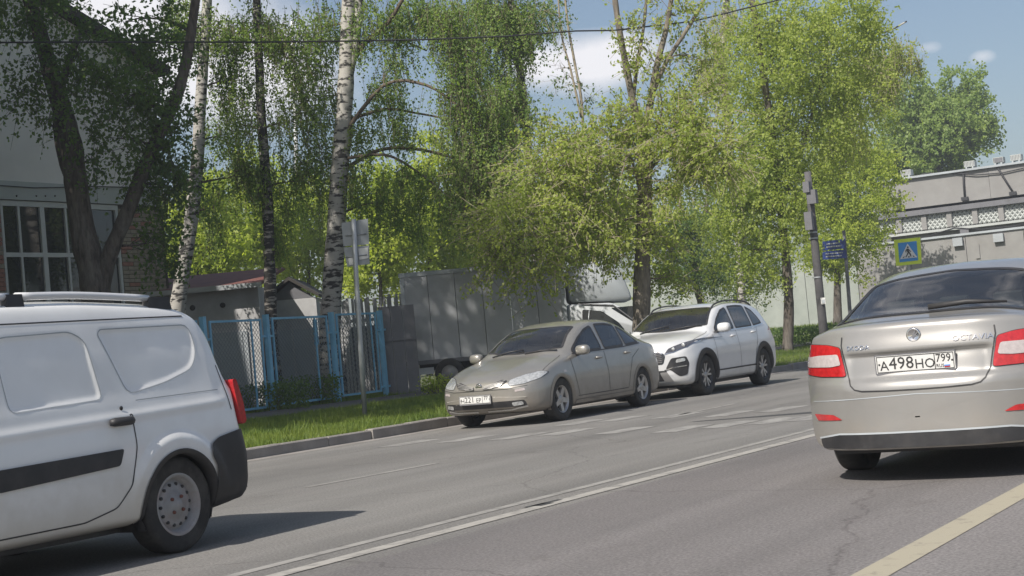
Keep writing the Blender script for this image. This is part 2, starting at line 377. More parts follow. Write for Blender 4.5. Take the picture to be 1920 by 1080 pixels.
M['glass_tint'] = glass_mat('car_glass_tinted', .30, (.9, .95, 1))
M['lamp_clear'] = mat('headlamp_lens', (.48, .49, .49), .12, metal=.35, var=.35, scale=22, coat=1)
M['lamp_dark'] = mat('headlamp_bezel', (.11, .11, .12), .15, metal=.4, var=.3, scale=14, coat=1)
M['lamp_red'] = mat('red_lens', (.42, .018, .02), .15, var=.25, scale=30, coat=1)
M['lamp_white'] = mat('pale_lens', (.45, .40, .39), .18, var=.15, scale=30, coat=1)
M['paint_beige'] = mat('beige_metallic_paint', (.30, .287, .262), .33, metal=.45, var=.06, coat=.7, dirt=(.27, .25, .22), dscale=1.5, damt=.5)
M['paint_white'] = mat('white_car_paint', (.60, .605, .61), .3, var=.02, coat=1)
M['paint_van'] = mat('dusty_white_paint', (.78, .785, .775), .38, var=.02, coat=.8, dirt=(.62, .60, .56), dscale=1.2, damt=.4)
M['paint_octavia'] = mat('pale_champagne_paint', (.272, .267, .255), .32, metal=.25, var=.03, coat=.9, dirt=(.225, .21, .19), dscale=1.3, damt=.35)
M['tarp'] = mat('grey_truck_box', (.37, .38, .395), .75, var=.06, scale=1.2, dirt=(.22, .22, .22), dscale=1, damt=.5)
M['cab_white'] = mat('cab_white_paint', (.50, .52, .54), .4, var=.03, coat=.3)
M['sign_blue'] = mat('sign_blue', (.03, .25, .62), .4, var=.05)
M['sign_navy'] = mat('sign_navy', (.025, .05, .19), .45, var=.06)
M['sign_white'] = mat('sign_white', (.7, .7, .7), .45, var=.03)
M['sign_lime'] = mat('sign_lime', (.62, .76, .05), .5, var=.05)
M['pole'] = mat('concrete_pole', (.09, .087, .09), .9, var=.2, scale=3, dirt=(.1, .095, .09), dscale=1.5, damt=.6)
M['cable'] = mat('black_cable', (.03, .03, .033), .7)
M['roofing'] = mat('roof_felt', (.2, .2, .2), .9)

def add_grime_and_bounce(m, col, z0, z1, amt):
    # road dust, plus beige road reflection painted in, thickest at sills, broken by noise
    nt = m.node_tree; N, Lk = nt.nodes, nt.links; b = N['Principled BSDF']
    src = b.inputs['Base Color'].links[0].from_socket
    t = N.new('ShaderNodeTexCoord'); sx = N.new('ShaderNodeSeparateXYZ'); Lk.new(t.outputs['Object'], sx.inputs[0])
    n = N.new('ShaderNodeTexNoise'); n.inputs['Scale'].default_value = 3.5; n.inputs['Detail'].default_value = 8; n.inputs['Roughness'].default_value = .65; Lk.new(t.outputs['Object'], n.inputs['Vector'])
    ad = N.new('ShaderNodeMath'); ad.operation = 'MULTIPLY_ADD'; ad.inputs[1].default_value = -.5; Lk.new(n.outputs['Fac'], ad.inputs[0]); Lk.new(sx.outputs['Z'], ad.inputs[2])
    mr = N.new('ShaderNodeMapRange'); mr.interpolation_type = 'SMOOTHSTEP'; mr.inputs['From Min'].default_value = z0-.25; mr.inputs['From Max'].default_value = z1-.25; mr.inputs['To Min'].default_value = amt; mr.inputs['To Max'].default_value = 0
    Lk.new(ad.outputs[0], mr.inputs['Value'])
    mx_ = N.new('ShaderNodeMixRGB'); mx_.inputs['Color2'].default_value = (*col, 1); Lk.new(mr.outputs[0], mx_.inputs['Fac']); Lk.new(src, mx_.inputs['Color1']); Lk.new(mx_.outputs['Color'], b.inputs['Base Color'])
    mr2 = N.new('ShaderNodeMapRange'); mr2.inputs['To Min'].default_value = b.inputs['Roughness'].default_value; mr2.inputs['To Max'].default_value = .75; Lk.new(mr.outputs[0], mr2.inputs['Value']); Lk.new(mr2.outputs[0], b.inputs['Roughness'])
add_grime_and_bounce(M['paint_van'], (.50, .47, .41), .25, .75, .75)  # van's lower sides: beige reflection of the road tinted in with the dust
add_grime_and_bounce(M['paint_beige'], (.23, .20, .165), .22, .60, .7)
add_grime_and_bounce(M['paint_octavia'], (.26, .235, .20), .2, .55, .6)
add_grime_and_bounce(M['paint_white'], (.42, .40, .36), .2, .50, .4)

# ------------------------------------------------------------------ ground, road, kerb
def grid_sheet(xs, ys, zf, m):
    V = []; F = []
    nx, ny = len(xs), len(ys)
    for j in range(ny):
        for i in range(nx): V.append((xs[i], ys[j], zf(xs[i], ys[j])))
    for j in range(ny-1):
        for i in range(nx-1): F.append((j*nx+i, j*nx+i+1, (j+1)*nx+i+1, (j+1)*nx+i))
    mb = MB(); mb.add(V, F, 0, True); return mb
xs = [-320, -120, -70]+list(np.linspace(-56, -27, 14))+list(np.linspace(-26, KERB_X-.12, 26))
ys = [-120, -60, -20]+list(np.linspace(-10, 104, 66))+[130, 200, 320]
g = obj('ground', grid_sheet(xs, ys, lambda x, y: float(gz(x, y))-.012, M['soil']), M['soil']); struct(g)
far = obj('terrain', grid_sheet([KERB_X-.12, 0, 40, 320], [67.2, 71, 80, 90, 104, 320], lambda x, y: float(gz(-30, y))-.02-(.45 if y < 69 else 0), M['soil']), M['soil']); struct(far)
rs = obj('road', grid_sheet(list(np.linspace(KERB_X, 14, 12)), list(np.linspace(-120, 67, 40)), lambda x, y: 0.0, M['road']), M['road']); struct(rs)
# the nearer lane has the coarser, browner surface
lane = obj('road_lane', grid_sheet([-5.25, -3, -1, 2, 6], list(np.linspace(-5, 66, 20)), lambda x, y: .002, M['road_patch']), M['road_patch']); struct(lane)
rg = obj('roadside', grid_sheet([14, 60, 320], [-120, 0, 67.2], lambda x, y: .02, M['soil']), M['soil']); struct(rg)

def strip(name, p0, p1, w, z, m, n=30):
    p0 = np.array(p0, float); p1 = np.array(p1, float); d = p1-p0; L = np.linalg.norm(d); d /= L
    nrm = np.array([-d[1], d[0]]); V = []; F = []
    for i in range(n+1):
        c = p0+d*L*i/n
        a = c+nrm*w/2; b = c-nrm*w/2
        V += [(a[0], a[1], z), (b[0], b[1], z)]
        if i: F.append((2*i-2, 2*i-1, 2*i+1, 2*i))
    mb = MB(); mb.add(V, F); o = obj(name, mb, m); struct(o); return o
strip('road_marking', (-5.70, 0), (-4.95, 28), .13, .0045, M['line'], 60)
strip('road_marking', (-6.02, 0), (-5.27, 28), .10, .003, M['line_thin'], 60)
strip('road_marking', (-9.14, 11.4), (-9.01, 13.4), .09, .003, M['line_thin'], 10)
strip('road_marking', (-9.2, 4.0), (-9.2, 6.0), .09, .003, M['line_thin'], 10)
strip('road_marking', (-9.0, 19.4), (-9.0, 21.4), .09, .003, M['line_thin'], 10)
strip('road_marking', (-2.19, 1.5), (-2.16, 34), .17, .005, M['line_cream'], 40)
# worn white bars laid across the road in two rows
for row in ([(767, 831), (875, 823), (973, 818), (1063, 810), (1170, 807), (1278, 804), (1367, 796), (1450, 789), (1520, 783)],
            [(1089, 792), (1170, 785), (1269, 779), (1367, 776), (1466, 767)]):
    for q in row:
        P = at_z(q[0], q[1], 0)
        strip('road_marking', (P[0]-.02, P[1]-.48), (P[0]+.05, P[1]+.48), .36, .003, M['bar'], 4)
a, b = at_z(1290, 792, 0), at_z(1535, 773, 0)
seam = obj('road_patch', MB().add([(a[0], a[1], .002), (b[0], b[1]-.14, .002), (b[0], b[1]+.16, .006), (a[0]+.1, a[1]+.07, .006)], [(0, 1, 2, 3)]), M['tar']); struct(seam)
for q0, q1, w in (((985, 953), (1050, 938), .05), ((1005, 950), (1030, 944), .09)):
    a, b = at_z(*q0, 0), at_z(*q1, 0)
    strip('road_patch', a[:2], b[:2], w, .0065, M['tar'], 3)
# gutter dirt along the kerb
strip('gutter', (KERB_X+.16, -5), (KERB_X+.14, 66), .30, .003, M['kerb'], 40)
kerb = struct(thing('kerb', None, None, (KERB_X-.06, 0, 0)))
km = None
for i in range(70):
    y = -4+i*1.0
    if km is None:
        mb = MB(); mb.box((0, 0, .065), (.14, .988, .17)); km = mb.mesh('kerb_stone', M['kerb'])
        bm = bmesh.new(); bm.from_mesh(km); bmesh.ops.bevel(bm, geom=[e for e in bm.edges if all(v.co.z > .1 for v in e.verts)], offset=.015, segments=1, affect='EDGES'); bm.to_mesh(km); bm.free()
    link('kerb_stone', km, kerb, (random.uniform(-.014, .014), y+.5, random.uniform(-.016, .008)), (random.uniform(-.008, .008), random.uniform(-.04, .04), random.uniform(-.012, .012)))
# pavement between the verge and the fence
mb = MB()
yy = list(np.linspace(2, 67, 30)); V = []; F = []
for i, y in enumerate(yy):
    for x in (-20.2, -18.2): V.append((x, y, float(gz(x, y))+.01))
    if i: F.append((2*i-2, 2*i-1, 2*i+1, 2*i))
mb.add(V, F, 0); struct(obj('pavement', mb, M['walk']))
# gravel path far ahead in front of the long wall
mb = MB(); V = []; F = []
for i, x in enumerate(np.linspace(-38, 20, 12)):
    for y in (60.5, 66.5): V.append((x, y, float(gz(-30, y))+.012))
    if i: F.append((2*i-2, 2*i, 2*i+1, 2*i-1))
mb.add(V, F); struct(obj('path', mb, M['path']))

# grass: blades as one object
def blades(name, pts, h0, h1, w, m):
    n = len(pts); th = RNG.uniform(0, 2*PI, n); h = RNG.uniform(h0, h1, n)
    lean = RNG.normal(0, .35, (n, 2))*h[:, None]
    dx, dy = np.cos(th)*w, np.sin(th)*w
    V = np.zeros((n, 3, 3))
    V[:, 0] = pts-np.c_[dx, dy, np.zeros(n)]; V[:, 1] = pts+np.c_[dx, dy, np.zeros(n)]
    V[:, 2] = pts+np.c_[lean, h]
    me = bpy.data.meshes.new(name); me.vertices.add(3*n); me.vertices.foreach_set('co', V.reshape(-1).astype(np.float32))
    me.loops.add(3*n); me.loops.foreach_set('vertex_index', np.arange(3*n, dtype=np.int32))
    me.polygons.add(n); me.polygons.foreach_set('loop_start', np.arange(0, 3*n, 3, dtype=np.int32)); me.polygons.foreach_set('loop_total', np.full(n, 3, np.int32))
    me.update(calc_edges=True)
    at = me.attributes.new('hue', 'FLOAT', 'FACE'); at.data.foreach_set('value', np.clip(RNG.normal(.42, .22, n)+.3*np.sin(pts[:, 0]*1.7+1.3*np.sin(pts[:, 1]*.9))*np.sin(pts[:, 1]*1.3+pts[:, 0]*.6), 0, 1).astype(np.float32))
    me.materials.append(m); o = link(name, me); return o
def pts_in(x0, x1, y0, y1, n, keep=None):
    x = RNG.uniform(x0, x1, n); y = RNG.uniform(y0, y1, n)
    k = (np.sin(x*2.3+np.sin(y*1.1)*1.7)*np.sin(y*1.9+x)+RNG.normal(0, .45, n)) > -.62
    x, y = x[k], y[k]; z = gz(x, y)-.015
    return np.c_[x, y, z]
P = np.concatenate([pts_in(-18.1, -13.36, 11, 28, 150000), pts_in(-18.1, -13.36, 28, 58, 40000), pts_in(-23.5, -20.3, 18, 36, 26000), pts_in(-34, -20.5, 28, 50, 9000)])
tag(blades('grass', P, .035, .105, .0065, M['grass']), 'bright green grass on the verge between kerb and pavement', 'grass', kind='stuff')
cl = np.concatenate([np.c_[RNG.normal(x, .07, 40), RNG.normal(y, .07, 40)] for x, y in zip(RNG.uniform(-18, -13.45, 46), RNG.uniform(14, 34, 46))]+[np.c_[RNG.uniform(-13.37, -13.30, 500), RNG.uniform(12, 45, 500)]])
tag(blades('weeds', np.c_[cl, gz(cl[:, 0], cl[:, 1])-.015], .10, .24, .010, M['grass']), 'taller tufts of weeds standing in the verge grass', 'weeds', kind='stuff')
P = np.concatenate([pts_in(-40, -13.4, 66.8, 78, 16000), pts_in(-34, -13.6, 53, 60, 9000)])
tag(blades('grass', P, .10, .28, .035, M['grass']), 'grass strip along the foot of the long pale wall', 'grass', kind='stuff')
# ------------------------------------------------------------------ building on the left
BX = -27.0
def bp(px, py):  # point on its street front
    p = at_x(px, py, BX); return p[1], p[2]
t = thing('brick_building', 'tall plastered building with white gridded window and dark sloping roof edge', 'building', (BX, 20, .3))
def fb(mb, y0, y1, z0, z1, x0, x1, m=0):  # box on the front; x outward from BX, local to the thing
    mb.box(((x0+x1)/2, (y0+y1)/2-20, (z0+z1)/2-.3), (x1-x0, y1-y0, z1-z0), m); return mb
yc = bp(316, 480)[0]; zt_ = bp(110, 385)[1]; zb_ = 1.0
zf0, zf1 = bp(110, 380)[1]+.02, bp(110, 345)[1]
y_w0, y_w1 = bp(8, 480)[0], bp(228, 480)[0]
ya, za = bp(20, -20); yb, zb2 = bp(312, 140)
slope = (bp(207, 78)[1]-bp(309, 140)[1])/(bp(309, 140)[0]-bp(207, 78)[0])
zc = bp(309, 140)[1]
# upper plaster gable
y_left = -6.0
prof = [(y_left, zf1), (yc, zf1), (yc, zc), (yc-9, zc+slope*9), (y_left, zc+slope*9-2.5)]
mb = MB(); mb.prism(prof, (-9, 0), 0, lambda a, b, d: (d, a-20, b-.3)); obj('plaster_wall', mb, M['plaster'], t)
mb = MB(); 
for (p0, p1) in (((yc+.25, zc-.25*slope), (yc-9, zc+slope*9)), ((yc-9, zc+slope*9), (y_left, zc+slope*9-2.5))):
    q = [(p0[0], p0[1]+.003), (p0[0], p0[1]+.22), (p1[0], p1[1]+.22), (p1[0], p1[1]+.003)]
    mb.prism(q, (-9.2, .35), 0, lambda a, b, d: (d, a-20, b-.3))
obj('roof', mb, M['eave'], t)
mb = MB(); fb(mb, y_left, yc+.06, zf0, zf1-.003, -.5, .05); obj('fascia_band', mb, M['fascia'], t)
mb = MB()
for px in (28, 65, 82, 100): 
    y, z = bp(px, 368); mb.lathe([(0, .0), (.02, .0), (.018, .02), (0, .022)], 8, 0, 'x', (.05, y-20, z-.3))
obj('bolt_heads', mb, M['eave'], t)['kind'] = 'stuff'
# wall core behind bricks
mb = MB(); fb(mb, y_left, y_w0, .0, zf0-.003, -8, -.07); fb(mb, y_w1, yc, .0, zf0-.003, -8, -.07); fb(mb, y_w0+.001, y_w1-.001, 0, zb_, -8, -.06)
obj('wall', mb, M['mortar'], t)
mb = MB(); fb(mb, y_w0+.002, y_w1-.002, zb_+.01, zf0-.01, -8, -.9); obj('room_back', mb, M['curtain'], t)
# bricks: pier right of the window, strip left of it
bh, bl, gap = .10, .36, .014
protos = []
for mm_ in (M['brick'], M['brick_red']):
    mb = MB(); mb.box((0, 0, 0), (.075, bl-gap, bh-gap)); protos.append(mb.mesh('brick', mm_))
    mb = MB(); mb.box((0, 0, 0), (.075, bl/2-gap, bh-gap)); protos.append(mb.mesh('brick', mm_))
cnt = 0
def brick_field(y0, y1, z0, z1, redp):
    global cnt
    r = 0; z = z0
    while z+bh <= z1+1e-6:
        y = y0
        seq = []
        if r % 2: seq.append(bl/2)
        while sum(seq)+bl <= (y1-y0)+1e-6: seq.append(bl)
        if (y1-y0)-sum(seq) >= bl/2-1e-6: seq.append(bl/2)
        for s_ in seq:
            me = protos[(2 if random.random() < redp else 0)+(0 if s_ == bl else 1)]
            link('brick', me, t, (-.032+random.uniform(-.006, .006), y+s_/2-20, z+bh/2-.3), (0, 0, random.uniform(-.006, .006)))
            y += s_; cnt += 1
        z += bh; r += 1
brick_field(y_w1+.01, yc-.005, 1.15, zf0-.01, .12)
brick_field(y_w0-1.1, y_w0-.01, 1.6, zf0-.01, .6)
# white gridded window
wf = None
cols = [8, 42, 86, 130, 172, 228]; zm = bp(100, 478)[1]
mb = MB(); fb(mb, y_w0, y_w1, zf0-.14, zf0-.02, -.10, .0); wf = obj('window', mb, M['white_frame'], t)
mb = MB(); fb(mb, y_w0, y_w1, zm-.05, zm+.05, -.09, -.012); obj('transom', mb, M['white_frame'], wf)
mb = MB(); fb(mb, y_w0, y_w1, zb_+.002, zb_+.12, -.10, .02); obj('sill', mb, M['white_frame'], wf)
ycols = [bp(c, 480)[0] for c in cols]
for i, y in enumerate(ycols):
    w = (.13, .06, .13, .06, .06, .16)[i]
    for z0, z1 in ((zb_+.122, zm-.052), (zm+.052, zf0-.142)):
        mb = MB(); fb(mb, y-w/2+(w/2 if i == 0 else 0), y+w/2-(w/2 if i == 5 else 0), z0, z1, -.085, -.006); link('mullion', mb.mesh('mullion', M['white_frame']), wf)
for i in range(5):
    for z0, z1 in ((zb_+.10, zm-.03), (zm+.03, zf0-.12)):
        mb = MB(); tilt = random.uniform(-.012, .012)
        mb.add([(-.06-tilt, ycols[i]-20, z0-.3), (-.06+tilt, ycols[i+1]-20, z0-.3), (-.06+tilt, ycols[i+1]-20, z1-.3), (-.06-tilt, ycols[i]-20, z1-.3)], [(0, 1, 2, 3)])
        link('pane', mb.mesh('pane', M['winglass']), wf)
mb = MB(); mb.tube([np.array([.075, bp(px, py)[0]-20, bp(px, py)[1]-.3]) for px, py in ((-60, 344), (0, 349), (60, 353), (115, 352), (160, 350), (240, 352), (300, 350))], .012, 5)
obj('facade_cable', mb, M['cable'], t)

# ------------------------------------------------------------------ sheds and fence behind the verge
FA, FB = at_z(508, 770, .3), at_z(722, 741, .31)
fd = (FB-FA)[:2]/np.linalg.norm((FB-FA)[:2]); fn = np.array([fd[1], -fd[0], 0])
def fp(px, py, off=0):  # point in the fence's upright plane
    return at_plane(px, py, FA+fn*off, fn)
fz = lambda p: float(gz(p[0], p[1]))
t = thing('mesh_fence', 'sky blue steel fence of chain-link panels between paired posts', 'fence', (FA[0], FA[1], .3), math.atan2(fd[1], fd[0]))
R_ = Matrix.Rotation(-math.atan2(fd[1], fd[0]), 3, 'Z')
def loc(p): return np.array(R_ @ Vector((p[0]-FA[0], p[1]-FA[1], p[2]-.3)))
def s_at(px): return float(loc(fp(px, 700))[0])
zs_top = 1.93
posts = [s_at(p) for p in (388, 507, 630, 721)]
posts = [posts[0]-(posts[1]-posts[0])*1.05]+posts
for s_ in posts:
    mb = MB(); mb.box((s_, 0, .98), (.10, .10, 1.97)); obj('post', mb, M['blue'], t)
    mb = MB()
    mb.box((s_, .0, 1.52), (.40, .04, .045)); obj('bracket', mb, M['blue'], t); mb = MB(); mb.box((s_, 0, .21), (.40, .04, .045)); obj('bracket', mb, M['blue'], t)
def panel(s0, s1, z0, z1, extra=None):
    mb = MB(); w = .045
    mb.box((s0+w/2, 0, (z0+z1)/2), (w, .035, z1-z0)); mb.box((s1-w/2, 0, (z0+z1)/2), (w, .035, z1-z0))
    mb.box(((s0+s1)/2, 0, z1-w/2), (s1-s0-2*w-.004, .035, w)); mb.box(((s0+s1)/2, 0, z0+w/2), (s1-s0-2*w-.004, .035, w))
    if extra: mb.box((extra, 0, (z0+z1)/2), (.035, .03, z1-z0-2*w-.004))
    fr = obj('panel_frame', mb, M['blue'], t)
    mb = MB(); step = .105; x0, x1, y0, y1 = s0+w, s1-w, z0+w, z1-w; H_ = y1-y0
    for sg in (1, -1):
        k = x0-H_
        while k < x1+H_:
            a0, a1 = (k, k+H_) if sg > 0 else (k+H_, k)
            # clip the diagonal to the panel
            pa, pb = np.array([a0, y0]), np.array([a1, y1]); d = pb-pa
            t0, t1 = 0., 1.
            for lo in ((x0-pa[0])/d[0], (x1-pa[0])/d[0]): pass
            ta, tb = sorted(((x0-pa[0])/d[0], (x1-pa[0])/d[0])); t0, t1 = max(0, ta), min(1, tb)
            if t1-t0 > .01:
                A, B = pa+d*t0, pa+d*t1
                mb.tube([(A[0], .004*sg, A[1]), (B[0], .004*sg, B[1])], .0058, 3, 0, False)
            k += step
    me = obj('chain_link', mb, M['wire'], fr); me['kind'] = 'stuff'
panel(posts[0]+.19, posts[1]-.19, .09, 1.90)
panel(posts[1]+.19, posts[2]-.19, .06, 1.88, s_at(478))
panel(posts[2]+.19, posts[3]-.19, .08, 1.90, s_at(598))
panel(posts[3]+.19, posts[4]-.19, .10, 1.93, s_at(703))
mb = MB(); mb.box((s_at(598)+.06, .03, 1.55), (.11, .05, .55)); obj('latch_box', mb, M['blue'], t)

def wall_box(name, label, cat, pxs, ptop, pbase, d, depth, m, parts=None):
    a, b = at_d(pxs[0], pbase, d), at_d(pxs[1], pbase, d)
    th = thing(name, label, cat, (a[0], a[1], float(gz(a[0], a[1]))), math.atan2(b[1]-a[1], b[0]-a[0]))
    L_ = math.hypot(b[0]-a[0], b[1]-a[1]); H_ = at_d((pxs[0]+pxs[1])/2, ptop, d)[2]-float(gz(a[0], a[1]))
    return th, L_, H_
# pale garage row with rust red roof
th, L_, H_ = wall_box('garage', 'pale low garage with rust red sheet roof behind blue fence', 'garage', (250, 497), 547, 700, 33, 4, None)
mb = MB(); mb.box((L_/2, 2, H_/2), (L_, 4, H_)); obj('wall', mb, M['shed_wall'], th)
mb = MB(); mb.prism([(-.35, H_+.005), (4.2, H_+.62), (4.2, H_+.70), (-.35, H_+.085)], (-.2, L_+.12), 0, lambda a, b, d: (d, a, b)); obj('roof', mb, M['rust_roof'], th)
mb = MB(); mb.box((L_/2, -.36, H_+.03), (L_+.3, .03, .12)); obj('gutter', mb, M['galv'], th)
for k, (x0, x1, mm_) in enumerate(((L_-1.75, L_-.35, 'metal_grey'), (L_-3.45, L_-2.0, 'metal_grey'))):
    mb = MB(); mb.box(((x0+x1)/2, -.025, .95), (x1-x0, .05, 1.8)); dr = obj('door', mb, M[mm_], th)
    for j in range(5):
        mb = MB(); mb.box((x0+(j+.5)*(x1-x0)/5, -.06, .95), (.03, .018, 1.7)); obj('rib', mb, M[mm_], dr)
for j in range(3):
    mb = MB(); mb.lathe([(0, 0), (.07, 0), (.07, -.02), (0, -.02)], 10, 0, 'y', (L_-.9-j*.75, -.003, H_-.38)); obj('vent_hole', mb, M['eave'], th)
# small white hut with dark gable
th, L_, H_ = wall_box('hut', 'small whitewashed hut with dark pitched roof between two birches', 'hut', (512, 606), 560, 720, 35, 3, None)
mb = MB(); mb.box((L_/2, 1.5, H_/2), (L_, 3, H_)); obj('wall', mb, M['shed_wall'], th)
mb = MB(); mb.prism([(-.1, H_+.005), (L_/2, H_+.5), (L_+.1, H_+.005), (L_+.1, H_+.08), (L_/2, H_+.6), (-.1, H_+.08)], (-.15, 3.1), 0, lambda a, b, d: (a, d, b)); obj('roof', mb, M['eave'], th)
mb = MB(); mb.prism([(.05, H_+.004), (L_-.05, H_+.004), (L_/2, H_+.45)], (.0, .1), 0, lambda a, b, d: (a, d, b)); obj('gable', mb, M['metal_dark'], th)
for sgn in (.28, .68):
    mb = MB(); mb.box((L_*sgn, -.02, .95), (L_*.36, .04, 1.75)); obj('door', mb, M['metal_grey'], th)
# slatted fence and dark gate
th, L_, H_ = wall_box('slat_fence', 'weathered whitish slat fence showing above the blue fence', 'fence', (612, 770), 553, 735, 34, 1, None)
n = 24; w = L_/n
for k in range(n):
    hh = H_-random.uniform(0, .12); mb = MB(); mb.box((k*w+w/2, 0, hh/2), (w*.72, .03, hh)); obj('slat', mb, M['shed_wall'], th, (0, 0, 0), (random.uniform(-.02, .02), random.uniform(-.015, .015), 0))
mb = MB(); mb.box((L_/2, .035, H_*.75), (L_, .03, .08)); mb.box((L_/2, .035, .5), (L_, .03, .08)); obj('rail', mb, M['shed_wall'], th)
mb = MB(); mb.box((L_/2, .08, .88), (L_, .03, 1.7)); obj('backing_sheet', mb, M['metal_dark'], th)
th, L_, H_ = wall_box('metal_gate', 'dark brown-grey sheet metal gate standing beside the truck box', 'gate', (722, 790), 572, 735, 31, 1, None)
for k in range(3):
    mb = MB(); mb.box((L_*(k+.5)/3, 0, H_/2), (L_/3-.012, .05, H_)); obj('panel', mb, M['metal_dark'], th)
mb = MB(); mb.box((L_/2, -.045, H_*.62), (L_, .03, .06)); obj('rail', mb, M['metal_dark'], th)
# ------------------------------------------------------------------ long wall and industrial building at the end
WY = 81.0
wz0 = float(gz(-30, WY)); wz1 = at_y(1725, 451, WY)[2]
xr = 24.0; xl = at_y(1150, 560, WY)[0]
xs_split = at_y(1640, 560, WY)[0]
t = thing('perimeter_wall', 'long concrete panel wall, limewashed pale green on its left stretch', 'wall', (xs_split, WY, wz0))
pl = 2.95; k = 0; x = xl
hl = at_y(1400, 505, WY)[2]-wz0
while x < xr:
    m_ = M['concrete_green'] if x+pl/2 < xs_split else M['concrete']
    hh = (wz1-wz0) if x+pl/2 > xs_split-4 else hl
    mb = MB(); mb.box((x+pl/2-xs_split, .1+random.uniform(-.015, .015), hh/2), (pl-.03, .18, hh)); obj('panel', mb, m_, t)
    if x+pl/2 > xs_split-4:
        mb = MB(); mb.box((x+pl/2-xs_split, .08, hh+.06), (pl-.004, .34, .11)); obj('coping', mb, M['metal_grey'], t)
    x += pl
for px, py in ((1797, 452), (1873, 444)):
    p = at_y(px, py, WY); mb = MB(); mb.box((p[0]-xs_split, -.12, p[2]-wz0-.05), (.5, .2, .42)); obj('floodlight', mb, M['metal_grey'], t)
mb = MB(); p = at_y(1833, 471, WY); mb.box((p[0]-xs_split, -.03, p[2]-wz0), (.22, .05, .75)); obj('wall_plate', mb, M['concrete'], t)

BY = 90.0
def rb(px, py): p = at_y(px, py, BY); return p[0], p[2]
x0b = rb(1640, 420)[0]; x1b = 34.0
tb = lambda px: rb(px, 300+(1918-px)*.128)
ztop = (rb(1747, 330)[1]+rb(1918, 306)[1])/2; zband1 = (rb(1652, 407)[1]+rb(1920, 374)[1])/2; zband0 = (rb(1660, 440)[1]+rb(1920, 408)[1])/2-.1
t = thing('industrial_building', 'long grey concrete building with lattice window band and flat roof', 'building', (x0b, BY, wz0))
W_ = x1b-x0b
n = 9
for k in range(n):
    mb = MB(); mb.box((W_*(k+.5)/n, 5+random.uniform(-.03, .03), (zband1+ztop)/2-wz0+.15), (W_/n-.02, 10, ztop-zband1-.3)); obj('wall_panel', mb, M['concrete'], t)
mb = MB(); mb.box((W_/2, 5, zband1-wz0-.02), (W_+.4, 10.5, .30)); obj('ledge', mb, M['metal_dark'], t)
mb = MB(); mb.box((W_/2, 5.1, (zband0-wz0)/2), (W_, 10, zband0-wz0-.01)); obj('wall', mb, M['concrete'], t)
mb = MB(); mb.box((W_/2, 5, ztop-wz0+.06), (W_+.3, 10.4, .12)); obj('roof', mb, M['metal_grey'], t)
mb = MB(); mb.box((W_/2, 5.6, (zband0+zband1)/2-wz0), (W_-.2, 10, zband1-zband0-.02)); obj('band_back', mb, M['metal_dark'], t)
mb = MB(); mb.box((W_/2, -.08, zband0-wz0-.05), (W_, .4, .14)); obj('sill', mb, M['fascia'], t)
# lattice screens
bh_ = zband1-zband0-.2; bw = (rb(1785, 400)[0]-rb(1737, 400)[0])/1.0
mb = MB(); nc = 5; cw = bw*.92/nc; nr = max(3, round(bh_/cw)); chh = bh_/nr
for i in range(nc):
    for j in range(nr):
        cx, cz = -bw*.46+(i+.5)*cw, (j+.5)*chh
        ring = [(cx-cw*.5, cz), (cx, cz+chh*.5), (cx+cw*.5, cz), (cx, cz-chh*.5)]
        for a in range(4):
            p, q = ring[a], ring[(a+1) % 4]
            mb.tube([(p[0], 0, p[1]), (q[0], 0, q[1])], .075, 4, 0, False, False)
lm = mb.mesh('lattice_screen', M['fascia'])
mbp = MB(); mbp.box((0, 0, bh_/2), (.30, .3, bh_)); pm = mbp.mesh('pillar', M['concrete'])
k = 0; x = bw/2
blank = mat('band_board', (.27, .26, .18), .9)
while x+bw/2 < W_:
    link('lattice_screen', lm, t, (x, .12, zband0-wz0+.1))
    if k % 3 == 1:
        mb = MB(); mb.box((x+random.uniform(-.2, .2), .42, zband0-wz0+.05+bh_*.4), (bw*.6, .05, bh_*.78)); obj('board', mb, blank, t)
    if k % 1 == 0: link('pillar', pm, t, (x+bw/2, .05, zband0-wz0+.1))
    x += bw; k += 1
# air conditioners on the roof edge: things of their own
def ac(px, py, w_px, label, dark=False):
    p = at_y(px, py, BY+.6); w = w_px/FPX*93
    w *= .85; h = w*.55
    a = thing('air_conditioner', label, 'air conditioner', (p[0], BY+.6, ztop+.12), 0, 'air conditioners on the roof edge')
    mb = MB(); mb.box((0, 0, h/2+.14), (w, .55, h)); obj('casing', mb, M['fascia'], a)
    for k in range(7):
        mb = MB(); mb.box((-w*.42+k*w*.14, -.285, h/2+.14), (w*.05, .02, h*.8)); obj('slat', mb, M['metal_dark'] if not dark else M['black'], a)
    if dark:
        mb = MB(); mb.box((w*.05, -.30, h/2+.14), (w*.8, .02, h*.75)); obj('grille', mb, M['metal_dark'], a)
    mb = MB(); mb.box((-w*.3, 0, .07), (.08, .6, .13)); mb.box((w*.3, 0, .07), (.08, .6, .13)); obj('bracket', mb, M['galv'], a)
ac(1701, 328, 22, 'slatted white air conditioner on roof edge nearest the trees')
ac(1820, 314, 22, 'white air conditioner on roof edge just right of tall black conduit')
ac(1874, 307, 21, 'dark-fronted air conditioner above the slanting black conduit', True)
ac(1907, 303, 22, 'slatted white air conditioner at the right end of the roof')
def rod(pts, label):
    mb = MB(); Q = [np.array([*at_y(px, py, BY-.06)]) for px, py in pts]
    o = thing('conduit', label, 'conduit', (Q[-1][0], BY-.06, Q[-1][2]), 0)
    L0 = Q[-1]
    mb.tube([q-L0 for q in Q], .06, 6); obj('pipe', mb, M['cable'], o)
    mb = MB(); mb.box((0, -.03, -.08), (.38, .2, .2)); obj('lamp_head', mb, M['cable'], o)
rod([(1806, 316), (1807, 345), (1809, 370)], 'tall black upright conduit with lamp on building wall')
